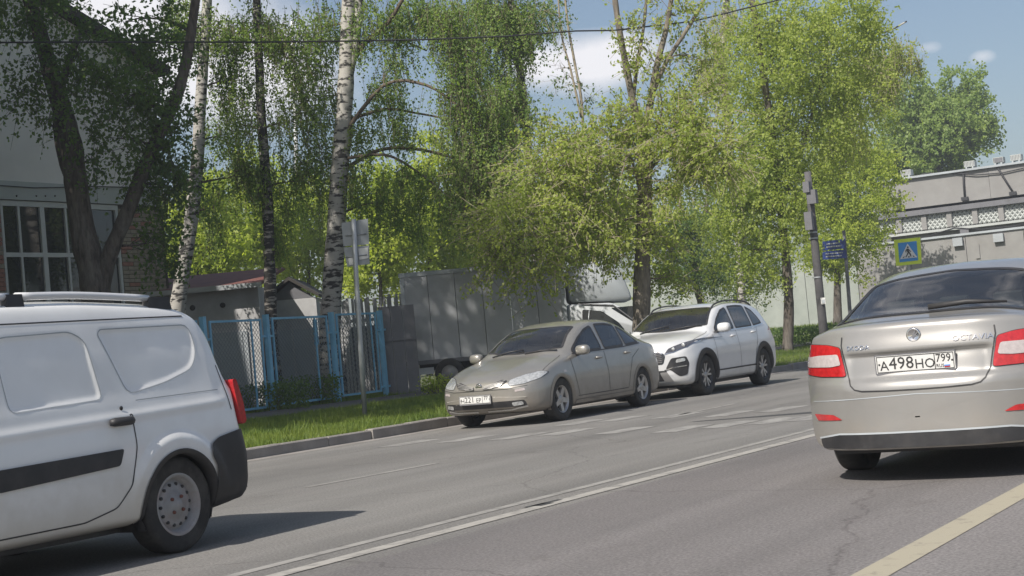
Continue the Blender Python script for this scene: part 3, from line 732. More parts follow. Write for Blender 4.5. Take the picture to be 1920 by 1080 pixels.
rod([(1869, 312), (1885, 338), (1899, 360)], 'slanting black conduit with lamp on building wall')
rod([(1686, 356), (1686, 370), (1689, 387)], 'short curved black conduit on wall beside the tree')
mb = MB(); P0 = at_y(1688, 342, BY-.1)
for k in range(1): mb.tube([at_y(px, py, BY-.1)-P0 for px, py in ((1688, 342), (1735, 325), (1780, 324), (1830, 328), (1880, 324), (1925, 314))], .035, 5)
o = obj('roof_cable', mb, M['cable'], None, P0); tag(o, 'thin slack cable strung along top of concrete wall', 'cable')
P0 = at_y(1733, 446, BY-.3); mb = MB(); mb.tube([at_y(px, py, BY-.3)-P0 for px, py in ((1733, 447), (1760, 436), (1790, 427), (1840, 430), (1900, 424), (1925, 417))], .03, 5)
o = obj('wall_cable', mb, M['cable'], None, P0); tag(o, 'thin drooping cable below the lattice window band', 'cable')
for px, py, l in ((1809, 433, 'dark wall lamp below lattice band, left of the small round one'), (1664, 448, 'dark wall lamp above the pedestrian crossing sign')):
    p = at_y(px, py, BY-.15); o = thing('wall_lamp', l, 'lamp', p)
    mb = MB(); mb.box((0, 0, 0), (.5, .25, .6)); obj('housing', mb, M['metal_dark'], o); mb = MB(); mb.box((0, -.02, -.5), (.3, .18, .4)); obj('bracket', mb, M['metal_dark'], o)

# ------------------------------------------------------------------ trees
def leaf_mesh(name, C, A, Nn, size, hue, m):
    # rhombic leaves: centre C, axis A, normal Nn
    n = len(C)
    A = A/(np.linalg.norm(A, axis=1, keepdims=True)+1e-9)
    B = np.cross(Nn, A); B /= np.linalg.norm(B, axis=1, keepdims=True)+1e-9
    s = size[:, None]
    V = np.empty((n, 4, 3))
    V[:, 0] = C-A*s*.5; V[:, 1] = C+B*s*.36-A*s*.05; V[:, 2] = C+A*s*.55; V[:, 3] = C-B*s*.36-A*s*.05
    me = bpy.data.meshes.new(name); me.vertices.add(4*n); me.vertices.foreach_set('co', V.reshape(-1).astype(np.float32))
    me.loops.add(4*n); me.loops.foreach_set('vertex_index', np.arange(4*n, dtype=np.int32))
    me.polygons.add(n); me.polygons.foreach_set('loop_start', np.arange(0, 4*n, 4, dtype=np.int32)); me.polygons.foreach_set('loop_total', np.full(n, 4, np.int32))
    me.update(calc_edges=True)
    at = me.attributes.new('hue', 'FLOAT', 'FACE'); at.data.foreach_set('value', np.clip(hue, 0, 1).astype(np.float32))
    me.materials.append(m); return me
def tri_prisms(mb, S, E, r, m=0):
    # thin three-sided twigs, one segment each
    for a, b in zip(S, E):
        mb.tube([a, b], [r, r*.5], 3, m, False, False)
NLEAF = 0
def tree(name, label, base, d, stems, clumps, bark='bark', leaf='leaf_birch', lsize=.07, style='birch', K=10, group=None, twigs=.5, pale=False, tw=None):
    """stems: [(pixel path, width at foot, width at tip)], clumps: [(px, py, rx, ry, sprays, depth offset, depth radius in m)]"""
    global NLEAF
    lsize *= .98 if style == 'birch' else 1.0
    p0 = at_d(base[0], base[1], d); zb = float(gz(p0[0], p0[1]))
    O = np.array([p0[0], p0[1], zb])
    t = thing(name, label, 'tree', O, 0, group)
    mb = MB(); mbt = MB(); nodes = []
    for si, (path, w0, w1) in enumerate(stems):
        W = [at_d(q[0], q[1], d+(q[2] if len(q) > 2 else 0)) for q in path]
        # smooth the path
        P = []; 
        for i in range(len(W)-1):
            for u in np.linspace(0, 1, 5)[:-1]:
                a, b = W[max(i-1, 0)], W[min(i+2, len(W)-1)]
                c0, c1 = W[i], W[i+1]; m0, m1 = (c1-a)/2, (b-c0)/2
                P.append((2*u**3-3*u**2+1)*c0+(u**3-2*u**2+u)*m0+(-2*u**3+3*u**2)*c1+(u**3-u**2)*m1)
        P.append(W[-1])
        if si == 0: P = [np.array([P[0][0], P[0][1], zb-.15])]+[p for p in P if p[2] > zb+.1]
        n = len(P); R = [(w0+(w1-w0)*(i/(n-1))**.8)/2*d*DS/FPX for i in range(n)]
        if si == 0: R[0] *= 1.35; R[1] *= 1.08
        R = [r*random.uniform(.94, 1.06) for r in R]
        (mbt if si and w0 <= 12.5 and not pale else mb).tube([p-O for p in P], R, 12 if w0 > 12 else 7)
        nodes += [(p, r) for p, r in zip(P, R)]
    obj('trunk', mb, M[bark], t)
    tip = stems[0][0][-1]
    if tip[1] < 0: clumps = clumps+[(tip[0], tip[1]-20, 75, 60, 150 if style == 'birch' else 110), (tip[0]+30, tip[1]-90, 60, 60, 90)]
    Cs, As, Ns, Hs, Zs = [], [], [], [], []
    for cl in clumps:
        px, py, rx, ry, n = cl[:5]; do = cl[5] if len(cl) > 5 else 0
        c = at_d(px, py, d+do); ax, ay = rx*(d+do)*DS/FPX, ry*(d+do)*DS/FPX; az = cl[6] if len(cl) > 6 else (ax+ay)/2
        n = int(n*(1.55 if style == 'birch' else 1.35)); m_sub = max(3, n//13)
        U = RNG.normal(size=(m_sub, 3)); U /= np.linalg.norm(U, axis=1, keepdims=True); U *= RNG.uniform(.15, 1, (m_sub, 1))**.5*np.exp(RNG.normal(0, .22, (m_sub, 1)))
        SC = c+U[:, :1]*ax*CR+U[:, 1:2]*ay*CU+U[:, 2:]*az*CF
        # limb from the stem to the clump, then thinner ones to its sub-centres
        if nodes:
            best = min(nodes, key=lambda q: np.linalg.norm(q[0]-c)+max(0, q[0][2]-c[2])*1.5+(5 if q[0][2] < zb+1.6 else 0))
            s0 = best[0]; r0 = min(best[1]*.45, .02+.012*np.linalg.norm(c-s0))
            mid = (s0+c)/2+np.array([0, 0, .12*np.linalg.norm(c-s0)])+RNG.normal(0, .1, 3)
            pts = [s0*(1-u)**2+2*mid*u*(1-u)+c*u*u for u in np.linspace(0, 1, 7)]
            mbt.tube([p-O for p in pts], [r0*(1-.75*u) for u in np.linspace(0, 1, 7)], 5, 0, False)
            for q in SC[:max(4, m_sub//3)]:
                k = RNG.integers(2, 7); a = pts[k]
                mm_ = (a+q)/2+RNG.normal(0, .12, 3)+np.array([0, 0, .1])
                mbt.tube([a-O, mm_-O, q-O], [r0*.35, r0*.22, .004], 4, 0, False)
        idx = RNG.integers(0, m_sub, n)
        S = SC[idx]+RNG.normal(0, 1, (n, 3))*np.array([1, 1, 1])*((.15*(ax+ay+az)/3+.04)*np.exp(RNG.normal(0, .35, m_sub)))[idx][:, None]
        hue_c = RNG.uniform(.25, .75, m_sub)[idx]
        if style == 'birch':
            D = RNG.normal(0, .22, (n, 3)); D[:, 2] = -1; L = RNG.uniform(.35, 1.15, n)*min(1.3, max(.5, ay))
        else:
            D = (S-c)/np.array([ax+ay+az])*3+RNG.normal(0, .6, (n, 3)); D[:, 2] -= .25; L = RNG.uniform(.3, .7, n)
        D /= np.linalg.norm(D, axis=1, keepdims=True)
        E = S+D*L[:, None]; E[:, 2] -= (.12*L if style != 'birch' else 0)
        nt_ = int(n*twigs)
        tri_prisms(mbt, S[:nt_]-O, E[:nt_]-O, .005 if tw is None else tw, 1 if pale else 0)
        tt = RNG.uniform(.05, 1.03, (n, K))
        Lc = S[:, None]+(E-S)[:, None]*tt[..., None]+RNG.normal(0, .030 if style == 'birch' else .042, (n, K, 3))*(lsize/.07)
        Lc = Lc.reshape(-1, 3); nn = len(Lc)
        A = RNG.normal(0, .75, (nn, 3)); A[:, 2] -= .55; N_ = RNG.normal(0, .75, (nn, 3))+np.array(SUN_DIR)*1.1
        Cs.append(Lc); As.append(A); Ns.append(N_); Hs.append(np.repeat(hue_c, K)+RNG.normal(0, .2, nn)); Zs.append(RNG.uniform(.65, 1.25, nn)*lsize)
    if mbt.v: obj('branches', mbt, [M[bark] if bark in ('bark',) else M['twig'], M['twig_pale']], t)['kind'] = 'stuff'
    C = np.concatenate(Cs); keep = C[:, 2] > zb+.25
    NLEAF += int(keep.sum())
    cat = lambda X: np.concatenate(X)[keep]
    link('crown', leaf_mesh('crown', C[keep]-O, cat(As), cat(Ns), cat(Zs), cat(Hs), M[leaf]), t)
    return t

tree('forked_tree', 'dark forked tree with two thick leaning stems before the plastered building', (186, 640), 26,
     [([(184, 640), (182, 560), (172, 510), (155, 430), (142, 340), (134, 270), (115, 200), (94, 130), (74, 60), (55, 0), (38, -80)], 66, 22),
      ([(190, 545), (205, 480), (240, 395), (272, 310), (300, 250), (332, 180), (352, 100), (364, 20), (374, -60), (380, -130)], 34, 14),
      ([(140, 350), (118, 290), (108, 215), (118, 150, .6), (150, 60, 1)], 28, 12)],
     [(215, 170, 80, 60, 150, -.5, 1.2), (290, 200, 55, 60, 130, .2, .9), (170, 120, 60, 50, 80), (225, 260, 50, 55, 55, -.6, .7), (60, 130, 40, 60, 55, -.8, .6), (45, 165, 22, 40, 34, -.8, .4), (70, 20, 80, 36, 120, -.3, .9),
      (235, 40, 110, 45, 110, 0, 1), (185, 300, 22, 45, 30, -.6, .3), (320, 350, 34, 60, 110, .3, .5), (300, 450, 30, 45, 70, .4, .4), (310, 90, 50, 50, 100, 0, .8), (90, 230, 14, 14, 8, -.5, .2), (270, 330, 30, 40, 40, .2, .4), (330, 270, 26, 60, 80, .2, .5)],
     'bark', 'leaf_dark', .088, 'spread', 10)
tree('birch_tree', 'slender white-stemmed birch just right of the plastered building corner', (335, 640), 31,
     [([(326, 640), (335, 560), (346, 490), (360, 400), (371, 290), (375, 210), (381, 120), (387, 30), (392, -80)], 34, 17)],
     [(400, 60, 70, 60, 260, .5), (440, 150, 60, 60, 200, .5), (340, 40, 50, 40, 130), (420, 260, 50, 60, 130, .7), (350, 330, 40, 50, 50, .6), (400, 390, 45, 70, 90, .8, .8), (460, 330, 35, 60, 90, .4)],
     'birch', 'leaf_birch', .068, 'birch', 10)
tree('birch_tree', 'thin dark-stemmed birch standing behind the left blue fence posts', (508, 640), 31.5,
     [([(508, 640), (507, 560), (505, 480), (502, 390), (497, 310), (490, 220), (486, 120), (482, 20), (478, -90)], 26, 14)],
     [(500, 60, 70, 60, 300, .2), (560, 90, 60, 70, 260), (440, 230, 40, 70, 90, -.5), (560, 230, 60, 80, 240, .2), (470, 330, 40, 50, 90), (560, 340, 60, 60, 170, .4), (520, 430, 45, 50, 90, .5)],
     'birch_dark', 'leaf_birch', .068, 'birch', 10)
tree('birch_tree', 'thick old birch with black-marked white bark beside the grey sign back', (622, 640), 31.5,
     [([(618, 640), (621, 570), (627, 480), (633, 380), (640, 280), (647, 180), (651, 90), (654, 0), (656, -140)], 42, 26),
      ([(650, 150), (664, 90), (672, 20), (678, -80)], 22, 14),
      ([(655, 110), (690, 75), (730, 40, -.5), (770, -30, -.8)], 12, 6), ([(640, 260), (720, 160, -.4), (800, 160, -.6), (860, 200, -.8)], 9, 4),
      ([(640, 230), (720, 205, .2), (780, 212, .3), (850, 225, .3)], 8, 3), ([(632, 330), (700, 285, 0), (770, 278, 0), (860, 300, 0), (930, 345, 0)], 9, 4), ([(634, 300), (720, 290, -.3), (780, 320, -.4), (830, 360, -.5)], 7, 3),
      ([(648, 140), (700, 65, .2), (740, 70, .3), (800, 95, .4)], 8, 3)],
     [(700, 40, 70, 50, 230), (610, 60, 60, 60, 130, .6), (600, 180, 50, 70, 170, .6), (610, 300, 45, 60, 130, .6), (720, 130, 60, 60, 170), (690, 220, 50, 50, 120), (740, 240, 40, 40, 60), (840, 60, 60, 70, 420, -.5), (860, 170, 45, 80, 420, -.6), (890, 300, 50, 90, 620, -.6, .8), (880, 385, 42, 55, 260, -.5, .6),
      (770, 330, 60, 40, 120, -.2), (720, 380, 60, 50, 130, .2), (930, 250, 50, 70, 330, -.3, .8), (790, 20, 60, 40, 200), (680, 330, 35, 50, 90, -.2), (800, 400, 60, 45, 120, .3)],
     'birch', 'leaf_birch', .066, 'birch', 11)
tree('birch_tree', 'tall dark thin birch rising behind the truck box', (1004, 640), 37,
     [([(1006, 640), (1005, 520), (1002, 400), (992, 300), (982, 200), (972, 110), (962, 40), (950, -80)], 20, 12)],
     [(940, 60, 70, 70, 420, .2), (980, 40, 50, 50, 220), (920, 170, 60, 60, 330), (960, 200, 50, 60, 220), (1020, 20, 40, 40, 70), (940, 330, 60, 60, 240, 1), (985, 420, 40, 60, 120, .5), (900, 20, 60, 60, 260)],
     'birch_dark', 'leaf_birch', .08, 'birch', 11)
tree('sapling', 'tall bare sapling with pale wispy stems and few leaves against the cloud', (1096, 640), 33,
     [([(1100, 640), (1098, 420), (1092, 210), (1078, 120), (1064, 40), (1055, -60)], 7, 4), ([(1090, 220), (1070, 130), (1052, 60), (1045, -40)], 5, 3)],
     [(1060, 140, 30, 20, 6), (1085, 150, 45, 25, 9), (1050, 40, 24, 34, 7), (1110, 185, 25, 25, 8), (1040, 130, 25, 14, 4), (1020, 20, 20, 30, 18)],
     'twig_pale', 'leaf_dark', .075, 'spread', 8, twigs=1, pale=True)
tree('broadleaf_tree', 'big pale-barked tree behind the parked cars, forking into four limbs', (1203, 640), 29,
     [([(1203, 650), (1203, 570), (1205, 470), (1209, 370), (1208, 300), (1205, 255)], 36, 25),
      ([(1205, 262), (1190, 205), (1175, 130), (1162, 60), (1152, -10), (1146, -80)], 17, 9), ([(1186, 200), (1195, 120), (1207, 50), (1216, -50)], 9, 5),
      ([(1207, 262), (1220, 190), (1232, 120), (1250, 50), (1266, -50)], 17, 8), ([(1224, 175), (1250, 115), (1285, 60), (1315, 10), (1340, -50)], 10, 6),
      ([(1206, 400), (1150, 420, -.3), (1080, 428, -.6), (1000, 438, -.9), (930, 470, -1.2)], 7, 2), ([(1203, 330), (1130, 300, -.4), (1060, 310, -.8), (990, 330, -1)], 7, 2),
      ([(1208, 330), (1270, 270, -.5), (1330, 290, -.8), (1370, 330, -1)], 8, 3), ([(1205, 345), (1255, 240, -.6), (1275, 290, -.9), (1290, 330, -1)], 6, 2),
      ([(1198, 350), (1180, 290, -.6), (1165, 330, -.8), (1155, 380, -.9)], 6, 2), ([(1204, 290), (1240, 215, -.5), (1235, 160, -.7)], 6, 2)],
     [(1050, 300, 90, 60, 300, -.5), (970, 415, 80, 55, 260, -1), (1070, 400, 90, 70, 420, -.6), (1120, 330, 70, 60, 240, -.4), (1120, 450, 70, 40, 210, -.4), (945, 462, 50, 34, 80, -1.2, .6), (1010, 488, 60, 30, 110, -.9, .7), (930, 512, 30, 22, 20, -1.2, .4), (985, 522, 34, 18, 12, -1, .4),
      (1280, 260, 70, 60, 260, -.7), (1340, 290, 50, 55, 190, -.9), (1270, 350, 60, 40, 110, -.4), (1230, 220, 60, 50, 130, -.3), (1310, 200, 60, 50, 130), (1180, 220, 40, 40, 60), (1235, 430, 30, 50, 60, -.3), (1250, 520, 40, 40, 50, 0, .6),
      (1180, 60, 40, 60, 26), (1220, 110, 40, 50, 34), (1270, 30, 50, 40, 60), (1300, 110, 40, 40, 50, .3), (1150, 260, 50, 40, 90), (1095, 250, 60, 40, 120, -.3)],
     'bark_grey', 'leaf_main', .078, 'spread', 10, twigs=.9, pale=True, tw=.007)
tree('roadside_tree', 'dark-trunked leafy tree with curved stem, nearest left of the tilted pole', (1476, 648), 42,
     [([(1477, 650), (1479, 590), (1478, 540), (1472, 470), (1464, 390), (1452, 300), (1440, 200), (1425, 90), (1410, 0)], 21, 11), ([(1464, 390), (1500, 290), (1530, 190), (1560, 90)], 10, 4)],
     [(1450, 130, 110, 90, 800, 0, 2), (1540, 130, 80, 90, 560), (1580, 40, 70, 60, 360), (1470, 40, 90, 60, 420), (1500, 260, 100, 80, 700), (1420, 300, 80, 80, 420), (1440, 400, 90, 70, 420), (1390, 470, 80, 60, 280), (1480, 360, 60, 60, 260), (1600, 200, 60, 60, 260), (1640, 60, 40, 50, 110), (1370, 380, 60, 70, 260)],
     'bark', 'leaf_main', .095, 'spread', 11, twigs=.3)
tree('weeping_birch', 'pale weeping birch whose thin strands hang highest at right against the sky', (1362, 640), 46,
     [([(1394, 640), (1388, 500), (1378, 380), (1366, 250), (1356, 110), (1362, 0), (1366, -80)], 16, 12), ([(1366, 240), (1440, 150), (1520, 90), (1600, 70), (1660, 60), (1700, 40)], 6, 3), ([(1372, 330), (1480, 270), (1560, 215), (1620, 180)], 6, 3)],
     [(1690, 110, 34, 44, 200, 0, .8), (1650, 110, 34, 44, 150), (1600, 130, 50, 50, 200), (1360, 60, 60, 70, 180), (1640, 170, 30, 40, 90), (1330, 150, 50, 60, 110), (1590, 230, 50, 50, 140), (1670, 150, 22, 34, 60)],
     'birch', 'leaf_main', .085, 'birch', 10, twigs=.9, pale=True, tw=.008)
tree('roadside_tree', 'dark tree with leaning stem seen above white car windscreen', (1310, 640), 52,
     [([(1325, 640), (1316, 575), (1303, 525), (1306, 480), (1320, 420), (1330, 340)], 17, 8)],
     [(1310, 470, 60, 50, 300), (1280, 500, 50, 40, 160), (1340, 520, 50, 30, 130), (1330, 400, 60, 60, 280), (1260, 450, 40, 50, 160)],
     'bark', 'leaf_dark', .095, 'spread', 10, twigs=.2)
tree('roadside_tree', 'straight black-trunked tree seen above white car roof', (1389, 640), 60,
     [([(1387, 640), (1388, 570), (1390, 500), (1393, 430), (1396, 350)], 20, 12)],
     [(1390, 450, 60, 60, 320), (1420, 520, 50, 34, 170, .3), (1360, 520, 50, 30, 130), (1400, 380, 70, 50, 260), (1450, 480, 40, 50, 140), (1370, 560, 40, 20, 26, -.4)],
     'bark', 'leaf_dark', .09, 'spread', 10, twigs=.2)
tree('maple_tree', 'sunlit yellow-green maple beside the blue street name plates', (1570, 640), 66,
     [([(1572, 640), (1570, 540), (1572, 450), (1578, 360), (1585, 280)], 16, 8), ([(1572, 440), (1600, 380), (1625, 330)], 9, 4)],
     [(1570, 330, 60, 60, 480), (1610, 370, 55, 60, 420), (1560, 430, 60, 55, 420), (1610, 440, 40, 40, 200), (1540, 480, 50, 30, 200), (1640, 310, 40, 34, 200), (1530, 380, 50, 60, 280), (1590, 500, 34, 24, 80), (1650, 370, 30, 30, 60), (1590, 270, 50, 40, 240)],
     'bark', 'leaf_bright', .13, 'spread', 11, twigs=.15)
tree('poplar_tree', 'large rounded tree standing behind the flat-roofed concrete building', (1760, 560), 96,
     [([(1762, 560), (1760, 420), (1758, 320), (1762, 240)], 12, 5)],
     [(1760, 250, 70, 60, 560, 0, 3), (1720, 270, 50, 50, 300), (1800, 230, 50, 50, 300), (1770, 190, 50, 40, 260), (1830, 250, 34, 40, 130), (1700, 310, 50, 30, 200), (1760, 320, 60, 34, 260), (1690, 230, 30, 40, 80), (1815, 175, 30, 34, 90), (1735, 175, 30, 34, 70), (1855, 250, 24, 22, 34), (1800, 300, 30, 26, 60), (1680, 180, 40, 40, 160), (1665, 260, 40, 40, 160), (1650, 310, 40, 30, 120), (1730, 220, 50, 50, 200), (1790, 150, 40, 24, 70)],
     'bark', 'leaf_far', .23, 'spread', 11, twigs=.1)
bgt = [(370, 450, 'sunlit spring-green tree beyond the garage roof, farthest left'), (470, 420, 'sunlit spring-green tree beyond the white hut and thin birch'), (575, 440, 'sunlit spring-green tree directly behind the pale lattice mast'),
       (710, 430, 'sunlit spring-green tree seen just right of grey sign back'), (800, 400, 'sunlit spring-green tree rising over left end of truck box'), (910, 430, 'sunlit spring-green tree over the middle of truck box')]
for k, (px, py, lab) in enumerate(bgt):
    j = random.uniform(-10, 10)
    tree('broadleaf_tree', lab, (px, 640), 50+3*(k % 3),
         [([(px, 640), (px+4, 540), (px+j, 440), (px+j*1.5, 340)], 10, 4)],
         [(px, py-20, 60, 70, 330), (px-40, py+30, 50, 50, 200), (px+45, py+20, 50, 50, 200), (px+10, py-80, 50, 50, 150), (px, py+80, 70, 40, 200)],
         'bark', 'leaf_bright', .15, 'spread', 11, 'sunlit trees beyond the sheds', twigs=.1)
tree('broadleaf_tree', 'green tree behind the truck cab fairing', (1120, 640), 52,
     [([(1120, 640), (1122, 520), (1116, 420), (1112, 340)], 11, 5)],
     [(1110, 420, 70, 60, 260), (1060, 430, 60, 40, 150), (1170, 440, 50, 50, 160), (1080, 360, 50, 40, 130), (1240, 480, 50, 60, 180), (1250, 400, 50, 60, 150), (1180, 370, 50, 40, 120)],
     'bark', 'leaf_main', .14, 'spread', 11, twigs=.1)
# unseen trees added left of view to shade fence, birches, sheds and truck
def big_tree(label, x, y, h, r, n):
    r *= 1.2; n *= 2
    t = thing('shade_tree', label, 'tree', (x, y, float(gz(x, y))), 0, 'added shade trees left of the view')
    mb = MB(); mb.tube([(0, 0, -.1), (.1, .1, h*.3), (0, .2, h*.6), (.2, .1, h*.9)], [.24, .19, .13, .04], 10); obj('trunk', mb, M['bark'], t)
    U = RNG.normal(size=(n, 3)); U /= np.linalg.norm(U, axis=1, keepdims=True); U *= RNG.uniform(.1, 1, (n, 1))**.4
    C = U*np.array([r, r, h*.36])+np.array([0, 0, h*.62])
    link('crown', leaf_mesh('crown', C, RNG.normal(size=(n, 3)), RNG.normal(size=(n, 3)), RNG.uniform(.2, .34, n), RNG.uniform(0, 1, n), M['leaf_birch']), t)
big_tree('leafy shade tree added out of view, farthest along the fence line', -22.3, 15.0, 12, 2.6, 3600)
big_tree('leafy shade tree added out of view, middle of the fence line', -22.6, 9.0, 13, 2.8, 3600)
big_tree('leafy shade tree added out of view by the brick building', -23.5, 3.0, 14, 3.0, 3600)
big_tree('leafy shade tree added out of view close to the brick facade', -25.2, 18.0, 10, 2.0, 3000)
big_tree('tall broad shade tree added out of view over the verge', -19.5, 11.0, 21, 3.4, 5200)
big_tree('tall shade tree added out of view by the pavement', -22.5, 16.5, 20, 3.0, 4600)
# low clipped hedge and weeds
def shrub(name, label, c, d3, n, m, ls):
    t = thing(name, label, 'shrub', c)
    C = RNG.uniform(-.5, .5, (n, 3))*np.array(d3); C += RNG.normal(0, .04, (n, 3)); C[:, 2] += d3[2]/2
    link('foliage', leaf_mesh('foliage', C, RNG.normal(size=(n, 3)), RNG.normal(size=(n, 3)), RNG.uniform(.7, 1.3, n)*ls, RNG.uniform(0, 1, n), M[m]), t)
    mb = MB()
    for k in range(12):
        x, y = random.uniform(-.45, .45)*d3[0], random.uniform(-.4, .4)*d3[1]; mb.tube([(x, y, -.05), (x+.05, y, d3[2]*.8)], [.012, .005], 4)
    obj('stems', mb, M['twig'], t)['kind'] = 'stuff'
p = at_d(1500, 652, 46); shrub('hedge', 'low dark clipped hedge between dark trunk and tilted pole', (p[0], p[1], float(gz(p[0], p[1]))), (7, 1.2, .6), 5000, 'leaf_dark', .09)
p = at_d(818, 722, 29); shrub('bush', 'small yellow-lit bush at the foot of the truck box', (p[0], p[1], float(gz(p[0], p[1]))), (.7, .4, .35), 500, 'leaf_bright', .06)
p = at_d(455, 742, 27.5); shrub('bush', 'dark weeds growing behind the left blue fence panel', (p[0], p[1], float(gz(p[0], p[1]))), (3.2, .6, .55), 2600, 'leaf_dark', .07)
p = at_d(575, 735, 29); shrub('bush', 'dark weeds behind the middle blue fence panel', (p[0], p[1], float(gz(p[0], p[1]))), (1.6, .6, .6), 1500, 'leaf_dark', .07)
print('leaves', NLEAF)

# ------------------------------------------------------------------ vehicles
def pchip(x, Y, q):
    x = np.asarray(x, float); Y = np.asarray(Y, float); q = np.asarray(q, float)
    if Y.ndim == 1: return pchip(x, Y[:, None], q)[:, 0]
    h = np.diff(x); d = np.diff(Y, axis=0)/h[:, None]
    m = np.zeros_like(Y); m[0] = d[0]; m[-1] = d[-1]
    for i in range(1, len(x)-1):
        s = (np.sign(d[i-1])*np.sign(d[i])) > 0
        w1, w2 = 2*h[i]+h[i-1], h[i]+2*h[i-1]
        with np.errstate(divide='ignore', invalid='ignore'):
            v = (w1+w2)/(w1/d[i-1]+w2/d[i])
        m[i] = np.where(s, v, 0)
    i = np.clip(np.searchsorted(x, q)-1, 0, len(x)-2); t = ((q-x[i])/h[i])[:, None]
    return (2*t**3-3*t**2+1)*Y[i]+(t**3-2*t**2+t)*h[i][:, None]*m[i]+(-2*t**3+3*t**2)*Y[i+1]+(t**3-t**2)*h[i][:, None]*m[i+1]
def in_poly(P, poly):
    x, y = P[:, 0], P[:, 1]; r = np.zeros(len(P), bool); n = len(poly)
    for i in range(n):
        x0, y0 = poly[i]; x1, y1 = poly[(i+1) % n]
        c = ((y0 > y) != (y1 > y)) & (x < (x1-x0)*(y-y0)/((y1-y0) if y1 != y0 else 1e-9)+x0); r ^= c
    return r
def edge_dist(P, poly):
    D = np.full(len(P), 1e9)
    for i in range(len(poly)):
        a = np.array(poly[i]); b = np.array(poly[(i+1) % len(poly)]); ab = b-a
        t = np.clip(((P-a)@ab)/(ab@ab+1e-12), 0, 1); D = np.minimum(D, np.linalg.norm(P-a-t[:, None]*ab, axis=1))
    return D
def rnd(poly, r=.04, n=4):
    out = []; m = len(poly)
    for i in range(m):
        p, a, b = np.array(poly[i], float), np.array(poly[i-1], float), np.array(poly[(i+1) % m], float)
        la, lb = np.linalg.norm(a-p), np.linalg.norm(b-p); k = min(r, la*.45, lb*.45)
        s, e = p+(a-p)/la*k, p+(b-p)/lb*k
        for t in np.linspace(0, 1, n): out.append(tuple(s*(1-t)**2+2*p*t*(1-t)+e*t*t))
    return out
def resample(pts, step, closed):
    P = [np.array(p, float) for p in pts]
    if closed: P.append(P[0])
    out = []
    for a, b in zip(P[:-1], P[1:]):
        n = max(1, int(math.ceil(np.linalg.norm(b-a)/step)))
        out += [a+(b-a)*i/n for i in range(n)]
    if not closed: out.append(P[-1])
    return out
